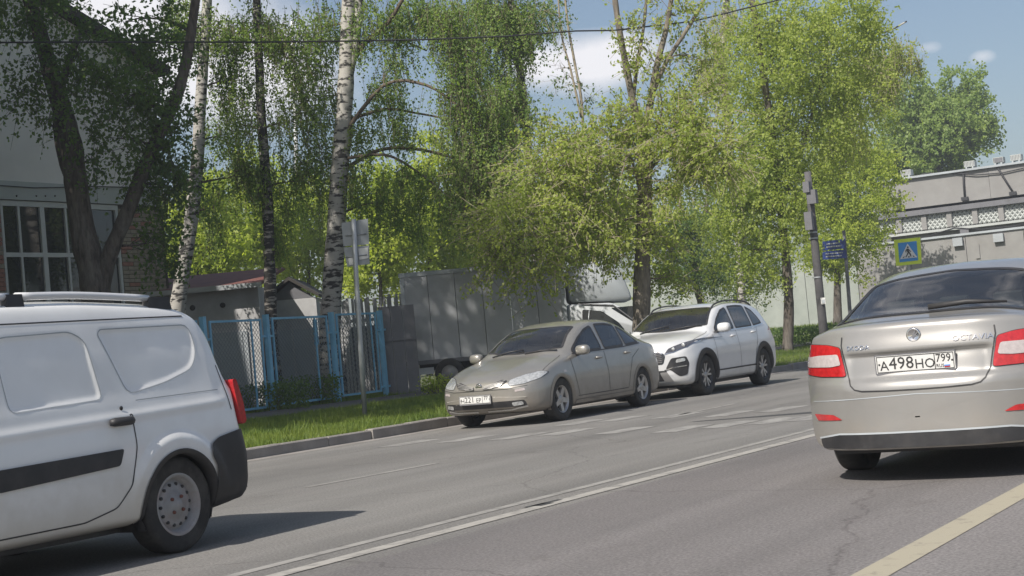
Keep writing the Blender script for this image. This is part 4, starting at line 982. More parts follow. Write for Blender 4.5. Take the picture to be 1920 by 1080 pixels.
class Car:
    def __init__(s, name, label, cat, centre, heading, L, W, st, bow, paint, wheels, wr, arch, rows=240, cols=44, deform=None, bowp=3):
        s.L, s.W = L, W
        s.t = thing(name, label, cat, (centre[0], centre[1], 0), heading)
        S = np.array(st, float); yy = S[:, 0]
        fine = np.linspace(0, L, 4000); F_ = pchip(yy, S[:, 1:], fine)
        ds = np.sqrt(np.diff(fine)**2+np.diff(F_[:, 7])**2+.6*np.diff(F_[:, 1])**2+.4*np.diff(F_[:, 6])**2)
        cs = np.r_[0, np.cumsum(ds)]; y = np.interp(np.linspace(0, cs[-1], rows), cs, fine)
        Q = pchip(yy, S[:, 1:], y); zb, w, zw, ws, zs, wr_, zr, zt = Q.T
        g = np.clip((zr-zs)/.25, 0, 1)
        X = np.stack([0*w, w*.78, w*.95, w*.992, w, ws+(w-ws)*.35, ws, ws+(wr_-ws)*.5+.022*g, wr_, wr_*.62, 0*w], 1)
        Z = np.stack([zb, zb, zb+.05, zb+(zw-zb)*.45, zw, zw+(zs-zw)*.78, zs, (zs+zr)/2, zr, zr+(zt-zr)*.74, zt], 1)
        half = np.zeros((rows, cols, 2))
        for i in range(rows):
            pts = np.stack([X[i], Z[i]], 1); c = np.r_[0, np.cumsum(np.linalg.norm(np.diff(pts, axis=0), axis=1)+1e-5)]
            # equal share of points: a few under the floor, most on side and greenhouse
            half[i] = pchip(c, pts, np.interp(np.linspace(0, 1, cols), [0, .06, 1], [0, c[1], c[-1]]))
        full = np.concatenate([half, half[:, -2::-1]*np.array([-1, 1])], 1); nc = full.shape[1]
        V = np.zeros((rows, nc, 3)); V[:, :, 0] = full[:, :, 0]; V[:, :, 2] = full[:, :, 1]; V[:, :, 1] = y[:, None]
        rings = []
        def cap(R, fr):
            c = np.array([0, R[0, 1], (R[0, 2]+R[nc//2, 2])/2]); return [c+(R-c)*np.array([f, 1, f]) for f in fr]
        fr = (.02, .12, .25, .4, .55, .7, .82, .92)
        V = np.concatenate([np.array(cap(V[0], fr)), V, np.array(cap(V[-1], fr[::-1]))], 0)
        bf, lf, br, lr = bow
        ax = np.abs(V[:, :, 0])/W; yv = V[:, :, 1].copy()
        V[:, :, 1] += bf*ax**bowp*np.clip(1-yv/lf, 0, 1)**2 - br*ax**bowp*np.clip(1-(L-yv)/lr, 0, 1)**2
        s.V = V.reshape(-1, 3); nr = V.shape[0]
        if deform: s.V = deform(s.V)
        idx = np.arange(nr*nc).reshape(nr, nc)
        quads = np.stack([idx[:-1, :-1], idx[1:, :-1], idx[1:, 1:], idx[:-1, 1:]], -1).reshape(-1, 4)
        s.quads = quads; s.bvh = BVHTree.FromPolygons([Vector(v) for v in s.V], quads.tolist())
        s.cen = s.V[quads].mean(1); s.kill = np.zeros(len(quads), bool); s.paint = paint
        s.wheels, s.wr, s.arch = wheels, wr, arch
        for wy in wheels:
            c = s.cen; s.kill |= (np.hypot(c[:, 1]-wy, c[:, 2]-wr) < arch) & (np.abs(c[:, 0]) > .5*W)
    def off(s, v): return (v[0], v[1]-s.L/2, v[2])
    def hit(s, a, b, axis):
        if axis in ('L', 'R'):
            g = 1 if axis == 'L' else -1; o, d = Vector((3*g, a, b)), Vector((-g, 0, 0))
        elif axis == 'F': o, d = Vector((a, -3, b)), Vector((0, 1, 0))
        elif axis == 'B': o, d = Vector((a, s.L+3, b)), Vector((0, -1, 0))
        else: o, d = Vector((a, b, 4)), Vector((0, 0, -1))
        h = s.bvh.ray_cast(o, d)
        if h[0] is None:
            q = {'L': (s.W, a, b), 'R': (-s.W, a, b), 'F': (a, .35, b), 'B': (a, s.L-.4, b)}.get(axis, (a, b, 1.2))
            h = s.bvh.find_nearest(Vector(q)); return h[0], (Vector(q)-h[0]).normalized()
        n = h[1]
        if n.dot(d) > 0: n = -n
        return h[0], n
    def place(s, a, b, axis, off):
        p, n = s.hit(a, b, axis); return p+n*off
    def put(s, name, mb, m, parent=None):
        mb.v = [s.off(v) for v in mb.v]; return obj(name, mb, m, parent or s.t)
    def patch(s, name, poly, axis, m, off=.004, step=.045, r=.03, parent=None):
        out = rnd(poly, r) if r else poly
        if axis == 'R' and False: pass
        out = [np.array(p) for p in resample(out, step, True)]
        A = np.array(out); lo, hi = A.min(0), A.max(0)
        gx, gy = np.meshgrid(np.arange(lo[0]+step*.5, hi[0], step), np.arange(lo[1]+step*.5, hi[1], step))
        G = np.c_[gx.ravel(), gy.ravel()]; k = in_poly(G, out) & (edge_dist(G, out) > step*.35) if len(G) else []
        pts = out+[g for g in G[k]] if len(G) else out
        n = len(out)
        r_ = delaunay_2d_cdt([Vector(p) for p in pts], [(i, (i+1) % n) for i in range(n)], [list(range(n))], 1, 1e-6)
        mb = MB(); mb.add([s.place(v.x, v.y, axis, off) for v in r_[0]], r_[2], 0, True)
        # turn every face outward
        return s.put(name, mb, m, parent)
    def ribbon(s, name, pts, axis, width, m, off=.003, closed=False, step=.04, r=0, parent=None, inner=None):
        if r: pts = rnd(pts, r)
        P = resample(pts, step, closed); n = len(P); V = []; F = []
        for i in range(n):
            a = P[(i-1) % n] if closed or i > 0 else P[i]; b = P[(i+1) % n] if closed or i < n-1 else P[i]
            d = (b-a)/(np.linalg.norm(b-a)+1e-9); nn = np.array([-d[1], d[0]])
            w0, w1 = (-width/2, width/2) if inner is None else inner
            for w in (w0, w1): q = P[i]+nn*w; V.append(s.place(q[0], q[1], axis, off))
        for i in range(n if closed else n-1):
            j = (i+1) % n; F.append((2*i, 2*j, 2*j+1, 2*i+1))
        mb = MB(); mb.add(V, F, 0, True); return s.put(name, mb, m, parent)
    def window(s, poly, axis, glass, trim, tw=.03, name='window', hole=True, r=.05):
        out = rnd(poly, r)
        if hole:
            c = s.cen[:, [1, 2]] if axis in ('L', 'R') else s.cen[:, [0, 1]]
            k = in_poly(c, out) & (edge_dist(c, out) > .012)
            if axis == 'L': k &= s.cen[:, 0] > .3
            elif axis == 'R': k &= s.cen[:, 0] < -.3
            else: k &= s.cen[:, 2] > .7
            s.kill |= k
        w = s.patch(name, out, axis, glass, .003, .06, 0)
        A = np.array(out); area = sum(A[i-1][0]*A[i][1]-A[i][0]*A[i-1][1] for i in range(len(A)))
        if area < 0: out = out[::-1]
        s.ribbon('window_trim', out, axis, tw, trim, .005, True, .05, 0, w, (-.006, tw-.006))
        return w
    def arches(s, m, w=.04, off=.006, inset=.02, depth=.07):
        for wy in s.wheels:
            for ax in ('L', 'R'):
                g = 1 if ax == 'L' else -1; V = []; F = []; ths = np.linspace(-.42, PI+.42, 44); k = 0
                for th in ths:
                    z0 = s.wr+math.sin(th)*(s.arch+w)
                    cs_, sn = math.cos(th), math.sin(th)
                    zz = lambda r: max(s.wr+sn*r, .17)
                    o1 = s.place(wy+cs_*(s.arch+w), zz(s.arch+w), ax, off); o0 = s.place(wy+cs_*(s.arch-inset), zz(s.arch-inset), ax, off)
                    xo = max(abs(o1.x), abs(o0.x)) if abs(o1.x) > .4 else s.W*.97
                    o0 = Vector((g*max(abs(o0.x), xo-.012), wy+cs_*(s.arch-inset), zz(s.arch-inset)))
                    V += [o1, o0, Vector((o0.x-g*depth, o0.y, o0.z))]
                    if k: F += [(3*k-3, 3*k-2, 3*k+1, 3*k), (3*k-2, 3*k-1, 3*k+2, 3*k+1)]
                    k += 1
                mb = MB(); mb.add(V, F, 0, True); s.put('wheel_arch', mb, m)
    def finish(s):
        mb = MB(); mb.v = [s.off(v) for v in s.V]; q = s.quads[~s.kill]
        mb.f = q.tolist(); mb.m = [0]*len(q); mb.smooth = [True]*len(q)
        s.body = obj('body', mb, s.paint, s.t)
        mb = MB()
        for wy in s.wheels:
            for g in (1, -1):
                pr = [(.0, g*.36), (s.arch+.03, g*.36), (s.arch+.03, g*(s.W-.09))]
                V = []; n = 20; ths = np.linspace(-.35, PI+.35, n)
                for (r, x) in pr:
                    for th in ths: V.append((x, wy+math.cos(th)*r, s.wr+math.sin(th)*r))
                mb.add(V, [(i*n+k, i*n+k+1, (i+1)*n+k+1, (i+1)*n+k) for i in range(2) for k in range(n-1)], 0, True)
        s.put('wheel_well', mb, M['black'])
        mb = MB(); zf = .2; mb.box((0, s.L/2, zf), (s.W*1.5, s.L*.86, .03)); s.put('floor_pan', mb, M['black'])
    def add_wheels(s, tw, rimfn, rr):
        R = s.wr; h = tw/2
        mb = MB(); mb.lathe([(rr-.012, h*.55), (rr, h*.86), (rr+.01, h*.93), (R-.035, h), (R-.012, h*.93), (R, h*.72), (R, 0), (R, -h*.72), (R-.012, -h*.93), (R-.04, -h), (rr, -h*.8)], 40, 0)
        for k in range(3): pass
        tm = mb.mesh('wheel', M['rubber'])
        rims = rimfn(rr, h)
        for wy in s.wheels:
            for g in (1, -1):
                wo = link('wheel', tm, s.t, (g*(s.W-.03-h), wy-s.L/2, R), (random.uniform(0, 6) if False else 0, 0, 0 if g > 0 else PI))
                a = random.uniform(0, 6)
                for nm, me in rims:
                    ro = link(nm, me, wo, (0, 0, 0), (a, 0, 0))
                    if nm in ('vent_holes', 'wheel_nuts'): ro['kind'] = 'stuff'
    def seats(s, rows_, m, zb=.45):
        for y, xs_ in rows_:
            for x in xs_:
                mb = MB(); mb.box((x, y, zb), (.46, .5, .18), 0, None, .94)
                mb.box((x, y+.30, zb+.38), (.46, .15, .62), 0, Matrix.Rotation(-.2, 3, 'X'), .86)
                q = MB(); q.box((x, y+.40, zb+.80), (.25, .10, .19), 0, Matrix.Rotation(-.15, 3, 'X'), .85)
                q.tube([(x-.06, y+.37, zb+.64), (x-.06, y+.39, zb+.74)], .008, 5); q.tube([(x+.06, y+.37, zb+.64), (x+.06, y+.39, zb+.74)], .008, 5)
                st_ = s.put('seat', mb, m); s.put('headrest', q, m, st_)
    def dash(s, y0, y1, z, w, m, wx):
        mb = MB(); mb.box((0, (y0+y1)/2, z-.12), (w, y1-y0, .24), 0, None, .97); s.put('dashboard', mb, m)
        mb = MB(); R_ = Matrix.Rotation(-1.15, 3, 'X'); pts = []
        for k in range(25):
            a = 2*PI*k/24; q = R_ @ Vector((.18*math.cos(a), .18*math.sin(a), 0)); pts.append((wx+q.x, y1+.14+q.y, z+.02+q.z))
        mb.tube(pts, .014, 6, 0, False); mb.box((wx, y1+.12, z), (.30, .05, .05)); s.put('steering_wheel', mb, M['black'])
    def mirror(s, y, z, m, size=(.11, .09, .075), reach=.13):
        for g, ax in ((1, 'L'), (-1, 'R')):
            p = s.place(y, z-.05, ax, 0)
            mb = MB(); V = []; F = []; nu, nv = 14, 9
            for j in range(nv):
                ph = -PI/2+PI*j/(nv-1)
                for i in range(nu):
                    th = 2*PI*i/nu; sp = lambda c, e: math.copysign(abs(c)**e, c)
                    V.append((p.x+g*(reach)+size[0]*sp(math.cos(ph), .6)*sp(math.cos(th), .6), y+size[1]*sp(math.cos(ph), .6)*sp(math.sin(th), .6)*(1 if math.sin(th) < 0 else .55), z+size[2]*sp(math.sin(ph), .7)))
            for j in range(nv-1):
                for i in range(nu): F.append((j*nu+i, j*nu+(i+1) % nu, (j+1)*nu+(i+1) % nu, (j+1)*nu+i))
            mb.add(V, F, 0, True); mo = s.put('mirror', mb, m)
            mb = MB(); mb.tube([(p.x-g*.03, y+.01, z-.07), (p.x+g*reach*.8, y, z-.045)], [.03, .022], 8); s.put('mirror_arm', mb, M['black'], mo)
            mb = MB(); mb.box((p.x+g*reach, y+size[1]*.56, z), (size[0]*1.6, .006, size[2]*1.4)); s.put('mirror_glass', mb, M['winglass'], mo)
    def handle(s, y, z, m, ax='L', ln=.18, h=.035):
        a, b = s.place(y-ln/2, z, ax, .006), s.place(y+ln/2, z, ax, .006); g = 1 if ax == 'L' else -1
        mb = MB(); pts = [a+(b-a)*u+Vector((g*.028*math.sin(PI*u)**.5, 0, 0)) for u in np.linspace(0, 1, 9)]
        mb.tube([np.array(p) for p in pts], [h*.35]+[h*.5]*7+[h*.35], 8); s.put('door_handle', mb, m)
    def plate(s, x, y, z, txt, reg, face, tilt=0, frame=True, rus=True):
        # face -1: on the front end, 1: on the tail
        o = bpy.data.objects.new('number_plate', None)
        mb = MB(); mb.box((0, 0, 0), (.52, .006, .112)); 
        po = obj('number_plate', mb, M['plate'], s.t, (x, y-s.L/2, z), (tilt, 0, 0 if face < 0 else PI))
        if frame:
            mb = MB()
            for sx in (-1, 1): mb.box((sx*.264, .004, 0), (.007, .014, .126))
            mb.box((0, .004, .0605), (.522, .014, .007)); mb.box((0, .004, -.0635), (.522, .014, .014)); obj('plate_frame', mb, M['metal_dark'], po)
        def word(t_, size, cx, cz, sx=1.0):
            me = text_mesh(t_, size, M['ink']); w = link('lettering', me, po, (cx, -.0045, cz), (PI/2, 0, 0)); w.scale = (sx, 1, 1)
        word(txt[0], .088, -.205, -.012); word(txt[1:4], .112, -.09, .0); word(txt[4:], .088, .065, -.012)
        mb = MB(); mb.box((.13, -.0045, 0), (.005, .002, .104)); 
        for q in ((.252, .0, .004, .104), (-.252, .0, .004, .104)): mb.box((q[0], -.0045, 0), (q[2], .002, q[3]))
        for zz in (.051, -.051): mb.box((0, -.0045, zz), (.508, .002, .004))
        for cx in (-.238, .243): mb.lathe([(0, -.0045), (.007, -.0045)], 10, 0, 'y', (cx, 0, 0))
        obj('plate_border', mb, M['ink'], po)
        word(reg, .075, .187, .016, .9)
        if rus:
            word('RUS', .030, .163, -.032)
            for k, mm_ in enumerate(('sign_white', 'sign_blue', 'lamp_red')):
                mb = MB(); mb.box((.208, -.005, -.024-k*.008), (.036, .002, .0078)); obj('flag_band', mb, M[mm_], po)
        return po
def rim_spokes(n, m_face, m_back, w0, w1, pair=0, lipm=None):
    def fn(rr, h):
        xf = h*.62
        mb = MB(); mb.lathe([(rr-.004, h*.9), (rr-.022, h*.80), (rr-.03, h*.3), (rr-.03, -h*.8)], 36, 0)
        back = MB(); back.lathe([(rr-.032, h*.05), (.05, h*.0), (0, h*.0)], 28, 0); back.lathe([(.125, h*.12), (.125, h*.25), (0, h*.25)], 24, 0)
        face = MB(); face.lathe([(.062, xf-.03), (.06, xf+.004), (.045, xf+.012), (0, xf+.012)], 20, 0)
        for k in range(n):
            subs = [(-pair, 1), (pair, 1)] if pair else [(0, 1)]
            for da, _ in subs:
                a0 = 2*PI*k/n; a1 = a0+da
                for_in = np.array([math.cos(a0+da*.25), math.sin(a0+da*.25)]); for_out = np.array([math.cos(a1), math.sin(a1)])
                ti, to = np.array([-for_in[1], for_in[0]]), np.array([-for_out[1], for_out[0]])
                pi_, po_ = for_in*.045, for_out*(rr-.014)
                V = []
                for x in (xf+.004, xf-.028):
                    xo = x+h*.12
                    for p, t_, w, xx in ((pi_, ti, w0, x), (po_, to, w1, xo)):
                        V += [(xx, *(p+t_*w/2)), (xx, *(p-t_*w/2))]
                face.add(V, [(0, 1, 3, 2), (4, 6, 7, 5), (0, 2, 6, 4), (1, 5, 7, 3), (2, 3, 7, 6), (0, 4, 5, 1)])
        for k in range(5):
            a = 2*PI*k/5; face.lathe([(0, xf+.016), (.008, xf+.016), (.008, xf)], 6, 0, 'x', (0, .035*math.cos(a), .035*math.sin(a)))
        return [('rim', mb.mesh('rim', lipm or m_face)), ('spokes', face.mesh('spokes', m_face)), ('brake_disc', back.mesh('brake_disc', m_back))]
    return fn
def rim_steel(rr, h):
    mb = MB(); xf = h*.4
    mb.lathe([(rr+.004, h*.92), (rr-.006, h*.95), (rr-.02, h*.8), (rr-.03, h*.2), (rr-.05, xf), (rr-.075, xf+.016), (.085, xf+.008), (.075, xf+.03), (.045, xf+.032), (.03, xf+.05), (0, xf+.05)], 40, 0)
    dk = MB(); holes = []
    for k in range(14):
        a = 2*PI*k/14; r = rr-.066; dk.lathe([(0, xf+.018), (.011, xf+.018), (.011, xf+.005)], 8, 0, 'x', (0, r*math.cos(a), r*math.sin(a)))
    nut = MB()
    for k in range(4):
        a = 2*PI*k/4+.4; nut.lathe([(0, xf+.045), (.011, xf+.045), (.012, xf+.02)], 6, 0, 'x', (0, .06*math.cos(a), .06*math.sin(a)))
    return [('rim', mb.mesh('rim', M['steel_wheel'])), ('vent_holes', dk.mesh('vent_holes', M['black'])), ('wheel_nuts', nut.mesh('wheel_nuts', M['rust_roof']))]

mir = lambda poly: [(-a, b) for a, b in poly]
# --- beige saloon parked at the kerb
st = [(0, .36, .70, .46, .66, .53, .40, .565, .575), (.05, .27, .76, .46, .72, .58, .44, .635, .655), (.15, .21, .81, .47, .765, .63, .47, .69, .72), (.35, .19, .85, .50, .80, .70, .50, .765, .80),
      (.60, .18, .868, .52, .81, .78, .52, .83, .87), (.93, .18, .876, .55, .81, .865, .54, .905, .945), (1.15, .18, .88, .56, .81, .905, .58, .955, .99), (1.35, .18, .88, .56, .812, .93, .655, 1.03, 1.09),
      (1.75, .18, .88, .57, .815, .945, .64, 1.235, 1.30), (2.10, .18, .88, .57, .815, .955, .605, 1.365, 1.42), (2.50, .18, .88, .57, .815, .965, .585, 1.425, 1.475), (2.90, .18, .88, .57, .815, .975, .585, 1.42, 1.47),
      (3.30, .18, .88, .57, .815, .982, .58, 1.36, 1.42), (3.65, .18, .875, .58, .81, .985, .575, 1.25, 1.305), (3.95, .18, .87, .60, .80, .99, .58, 1.13, 1.175), (4.20, .19, .855, .60, .77, .985, .62, 1.045, 1.075),
      (4.40, .22, .83, .60, .73, .96, .60, .995, 1.02), (4.50, .28, .80, .58, .71, .88, .55, .91, .93), (4.57, .34, .74, .55, .70, .70, .5, .76, .78)]
c = Car('beige_saloon', 'dusty beige metallic saloon parked at the kerb, front towards the viewer', 'car', (-11.86, 18.85+2.285), 0, 4.57, .88, st, (.34, 1.0, .25, .8), M['paint_beige'], (.93, 3.61), .315, .35)
for ax in ('L', 'R'):
    c.window([(1.44, .968), (2.36, .985), (2.34, 1.362), (2.1, 1.312), (1.8, 1.19), (1.52, 1.035)], ax, M['glass_tint'], M['black'])
    c.window([(2.45, .987), (3.12, 1.0), (3.12, 1.342), (2.85, 1.38), (2.47, 1.38)], ax, M['glass_tint'], M['black'])
    c.window([(3.18, 1.003), (3.70, 1.03), (3.54, 1.17), (3.36, 1.27), (3.18, 1.325)], ax, M['glass_tint'], M['black'])
    for pts in ([(1.30, .90), (1.33, .62), (1.42, .33), (2.38, .33)], [(2.40, .95), (2.405, .33)], [(2.41, .33), (3.05, .34), (3.16, .60), (3.30, .80), (3.62, .93)], [(1.38, .33), (3.0, .335)]):
        c.ribbon('door_seam', pts, ax, .009, M['black'], .0025)
    c.ribbon('sill_trim', [(1.32, .25), (3.22, .26)], ax, .05, M['paint_beige'], .012)
    c.ribbon('belt_trim', [(1.42, .955), (2.4, .972), (3.15, .988), (3.72, 1.02)], ax, .016, M['black'], .005)
    c.handle(2.18, .86, M['paint_beige'], ax); c.handle(3.16, .89, M['paint_beige'], ax)
    c.patch('side_marker', [(1.02, .70), (1.09, .70), (1.09, .735), (1.02, .735)], ax, M['lamp_white'], .004, .03, .01)
c.window([(-.655, 1.40), (-.35, 1.25), (0, 1.21), (.35, 1.25), (.655, 1.40), (.575, 1.75), (.545, 2.02), (0, 1.97), (-.545, 2.02), (-.575, 1.75)], 'T', M['glass'], M['black'], .035, 'windscreen')
c.patch('rear_window', [(-.54, 3.40), (0, 3.34), (.54, 3.40), (.56, 3.95), (0, 4.02), (-.56, 3.95)], 'T', M['winglass'], .004)
c.arches(M['paint_beige'], .035)
for g in (1, -1):
    P = lambda q: [(g*a, b) for a, b in q]
    c.patch('headlight', P([(.46, .585), (.66, .60), (.80, .655), (.83, .74), (.76, .755), (.60, .725), (.45, .665)]), 'F', M['lamp_clear'], .006, .03, .03)
    c.ribbon('headlight_trim', P([(.46, .585), (.66, .60), (.80, .655), (.83, .74), (.76, .755), (.60, .725), (.45, .665)]), 'F', .010, M['black'], .004, True, .03, .03)
    gr = c.patch('grille', P([(.075, .555), (.36, .585), (.43, .655), (.35, .672), (.16, .615), (.085, .60)]), 'F', M['black'], .012, .016, .012)
    for k in range(4):
        u = k/3; c.ribbon('grille_bar', P([(.09, .566+.030*u), (.22, .576+.046*u), (.36+.04*u, .592+.066*u)]), 'F', .007, M['alloy'], .018, False, .03, 0, gr)
    c.patch('fog_lamp', P([(.50, .30), (.64, .31), (.63, .36), (.49, .355)]), 'F', M['lamp_clear'], .012, .03, .02)
    c.ribbon('bumper_trim', P([(.08, .245), (.45, .25), (.68, .285)]), 'F', .02, M['chrome'], .010)
    c.patch('washer_cap', P([(.55, .495), (.68, .51), (.67, .54), (.55, .53)]), 'F', M['lamp_white'], .004, .03, .008)
c.patch('air_intake', [(-.68, .29), (.68, .29), (.66, .375), (-.66, .375)], 'F', M['black'], .004, .04, .03)
c.ribbon('hood_seam', [(-.70, .575), (-.44, .545), (0, .545), (.44, .545), (.70, .575)], 'F', .007, M['black'], .003)
for g in (1, -1): c.ribbon('hood_seam', [(g*.77, .55), (g*.745, .9), (g*.70, 1.22)], 'T', .008, M['black'], .003)
mb = MB(); p = c.place(0, .60, 'F', .008); mb.lathe([(.040, -.004), (.052, .003), (.040, .006)], 20, 0, 'y', p); mb.box((p[0], p[1], p[2]), (.11, .008, .018)); c.put('badge', mb, M['chrome'])
p = c.place(0, .42, 'F', .02); c.plate(-.06, p[1]-.01, .425, 'H221EP', '77', -1, 0, True, False)
for x0, x1 in ((.12, .62), (-.45, .05)):
    a, b = c.place(x0, 1.20, 'T', .012), c.place(x1, 1.30, 'T', .02); m_ = (a+b)/2+Vector((0, .0, .02)); mb = MB(); mb.tube([np.array(a), np.array(m_), np.array(b)], .011, 5); c.put('wiper', mb, M['black'])
c.mirror(1.52, 1.0, M['paint_beige'])
c.seats([(2.05, (.37, -.37)), (2.95, (.37, -.37))], M['interior'], .42)
c.dash(1.35, 1.75, .93, 1.3, M['interior'], .36)
c.finish(); c.add_wheels(.205, rim_spokes(5, M['alloy'], M['alloy_dark'], .085, .062), .205)

# --- white crossover behind it
st = [(0, .42, .74, .60, .70, .72, .45, .80, .82), (.05, .30, .80, .60, .76, .78, .48, .88, .90), (.15, .24, .85, .61, .80, .84, .52, .95, .975), (.35, .22, .89, .63, .83, .90, .56, 1.00, 1.03), (.65, .22, .91, .65, .845, .96, .60, 1.045, 1.075),
      (.95, .22, .92, .68, .85, 1.01, .62, 1.08, 1.11), (1.20, .22, .9275, .70, .85, 1.04, .66, 1.11, 1.145), (1.40, .22, .9275, .70, .852, 1.055, .735, 1.19, 1.25), (1.75, .22, .9275, .70, .855, 1.07, .70, 1.39, 1.45), (2.10, .22, .9275, .70, .855, 1.08, .665, 1.52, 1.575),
      (2.50, .22, .9275, .70, .855, 1.09, .65, 1.575, 1.625), (3.0, .22, .9275, .70, .855, 1.10, .645, 1.585, 1.635), (3.5, .22, .9275, .71, .85, 1.11, .64, 1.56, 1.615), (3.95, .23, .92, .72, .84, 1.115, .63, 1.49, 1.555), (4.15, .25, .91, .72, .82, 1.12, .63, 1.40, 1.44),
      (4.28, .26, .90, .74, .80, 1.10, .66, 1.20, 1.23), (4.38, .28, .89, .74, .78, 1.05, .60, 1.08, 1.10), (4.45, .30, .86, .72, .75, .92, .5, .96, .97), (4.485, .40, .80, .66, .72, .80, .5, .84, .85)]
c = Car('white_crossover', 'clean white crossover parked behind the beige saloon, black wheel arch cladding', 'car', (-11.84, 24.0+2.2425), 0, 4.485, .9275, st, (.38, 1.0, .2, .8), M['paint_white'], (.91, 3.58), .35, .40)
for ax in ('L', 'R'):
    for q in ([(1.50, 1.095), (2.38, 1.11), (2.36, 1.515), (2.1, 1.465), (1.8, 1.325), (1.56, 1.165)], [(2.46, 1.112), (3.25, 1.13), (3.22, 1.525), (2.9, 1.54), (2.47, 1.53)], [(3.33, 1.132), (3.80, 1.17), (3.72, 1.30), (3.57, 1.43), (3.31, 1.515)]):
        c.window(q, ax, M['glass_tint'], M['black'])
    c.ribbon('window_chrome', [(1.44, 1.08), (2.4, 1.098), (3.3, 1.117), (3.86, 1.158)], ax, .018, M['chrome'], .006)
    c.ribbon('sill_cladding', [(1.27, .325), (3.23, .335)], ax, .185, M['black'], .012)
    for pts in ([(1.36, 1.04), (1.34, .7), (1.40, .40), (2.40, .40)], [(2.415, 1.08), (2.42, .40)], [(2.42, .40), (3.1, .41), (3.17, .66), (3.32, .86), (3.44, 1.10)]): c.ribbon('door_seam', pts, ax, .009, M['black'], .0025)
    c.handle(2.20, .985, M['paint_white'], ax); c.handle(3.20, 1.02, M['paint_white'], ax)
    g = 1 if ax == 'L' else -1
    mb = MB(); pts = []
    for y in np.linspace(1.95, 3.85, 12):
        p = c.place(g*.60, y, 'T', .035+.012*math.sin(PI*(y-1.95)/1.9)); pts.append(np.array(p))
    pts[0][2] -= .03; pts[-1][2] -= .03
    mb.tube(pts, .016, 6); c.put('roof_rail', mb, M['black'])
    c.patch('tail_light', [(4.0, 1.02), (4.30, 1.03), (4.36, 1.09), (4.16, 1.10)], ax, M['lamp_red'], .006, .03, .02)
c.window([(-.735, 1.44), (-.4, 1.28), (0, 1.23), (.4, 1.28), (.735, 1.44), (.655, 1.78), (.60, 2.04), (0, 1.99), (-.60, 2.04), (-.655, 1.78)], 'T', M['glass'], M['black'], .035, 'windscreen')
c.patch('rear_window', [(-.58, 1.18), (.58, 1.18), (.55, 1.46), (-.55, 1.46)], 'B', M['winglass'], .004)
c.arches(M['black'], .075, .012, .02, .08)
for g in (1, -1):
    P = lambda q: [(g*a, b) for a, b in q]
    hl = c.patch('headlight', P([(.50, .775), (.64, .80), (.80, .87), (.885, .985), (.865, 1.0), (.72, .945), (.55, .865)]), 'F', M['lamp_dark'], .006, .03, .02)
    for q, r_ in (((.74, .895), .034), ((.62, .845), .03)):
        p = c.place(g*q[0], q[1], 'F', .012); mb = MB(); mb.lathe([(0, -.012), (r_*.6, -.01), (r_, 0), (r_*1.1, .006)], 14, 0, 'y', p); c.put('projector', mb, M['lamp_clear'], hl)
    c.ribbon('headlight_trim', P([(.50, .775), (.64, .80), (.80, .87), (.885, .985)]), 'F', .012, M['chrome'], .009)
    fs = c.patch('fog_surround', P([(.54, .60), (.60, .70), (.80, .715), (.83, .60), (.80, .40), (.70, .38), (.58, .50), (.50, .52)]), 'F', M['black'], .006, .035, .03)
    p = c.patch('fog_lamp', P([(.66, .615), (.79, .635), (.78, .69), (.67, .675)]), 'F', M['lamp_clear'], .014, .03, .02, fs)
    c.ribbon('fog_trim', P([(.48, .50), (.60, .535), (.80, .555)]), 'F', .02, M['chrome'], .012)
    c.patch('skid_corner', P([(.40, .47), (.52, .47), (.60, .30), (.46, .30)]), 'F', M['alloy'], .008, .03, .02)
gr = c.patch('grille', [(-.46, .62), (.46, .62), (.50, .76), (.40, .84), (.10, .83), (0, .80), (-.10, .83), (-.40, .84), (-.50, .76)], 'F', M['lamp_dark'], .006, .035, .03)
c.ribbon('grille_trim', [(-.46, .62), (.46, .62), (.50, .76), (.40, .84), (.10, .83), (0, .80), (-.10, .83), (-.40, .84), (-.50, .76)], 'F', .022, M['chrome'], .009, True, .03, .03, gr)
for k in range(5): c.ribbon('grille_bar', [(-.45, .645+.032*k), (.45, .645+.032*k)], 'F', .008, M['alloy'], .010, False, .04, 0, gr)
c.patch('lower_grille', [(-.48, .32), (.48, .32), (.52, .50), (-.52, .50)], 'F', M['black'], .004, .05, .03)
for g in (1, -1): c.ribbon('hood_seam', [(g*.80, .45), (g*.79, .9), (g*.775, 1.30)], 'T', .008, M['black'], .003)
for x0, x1 in ((.10, .66), (-.5, .02)):
    a, b = c.place(x0, 1.25, 'T', .015), c.place(x1, 1.38, 'T', .02); mb = MB(); mb.tube([np.array(a), np.array((a+b)/2+Vector((0, 0, .02))), np.array(b)], .012, 5); c.put('wiper', mb, M['black'])
c.mirror(1.60, 1.15, M['paint_white'], (.12, .10, .085), .15)
c.seats([(2.15, (.38, -.38)), (3.0, (.38, -.38))], M['interior'], .55)
c.dash(1.45, 1.85, 1.06, 1.4, M['interior'], .38)
c.finish(); c.add_wheels(.225, rim_spokes(5, M['alloy'], M['alloy_dark'], .040, .036, .24, M['alloy_dark']), .232)

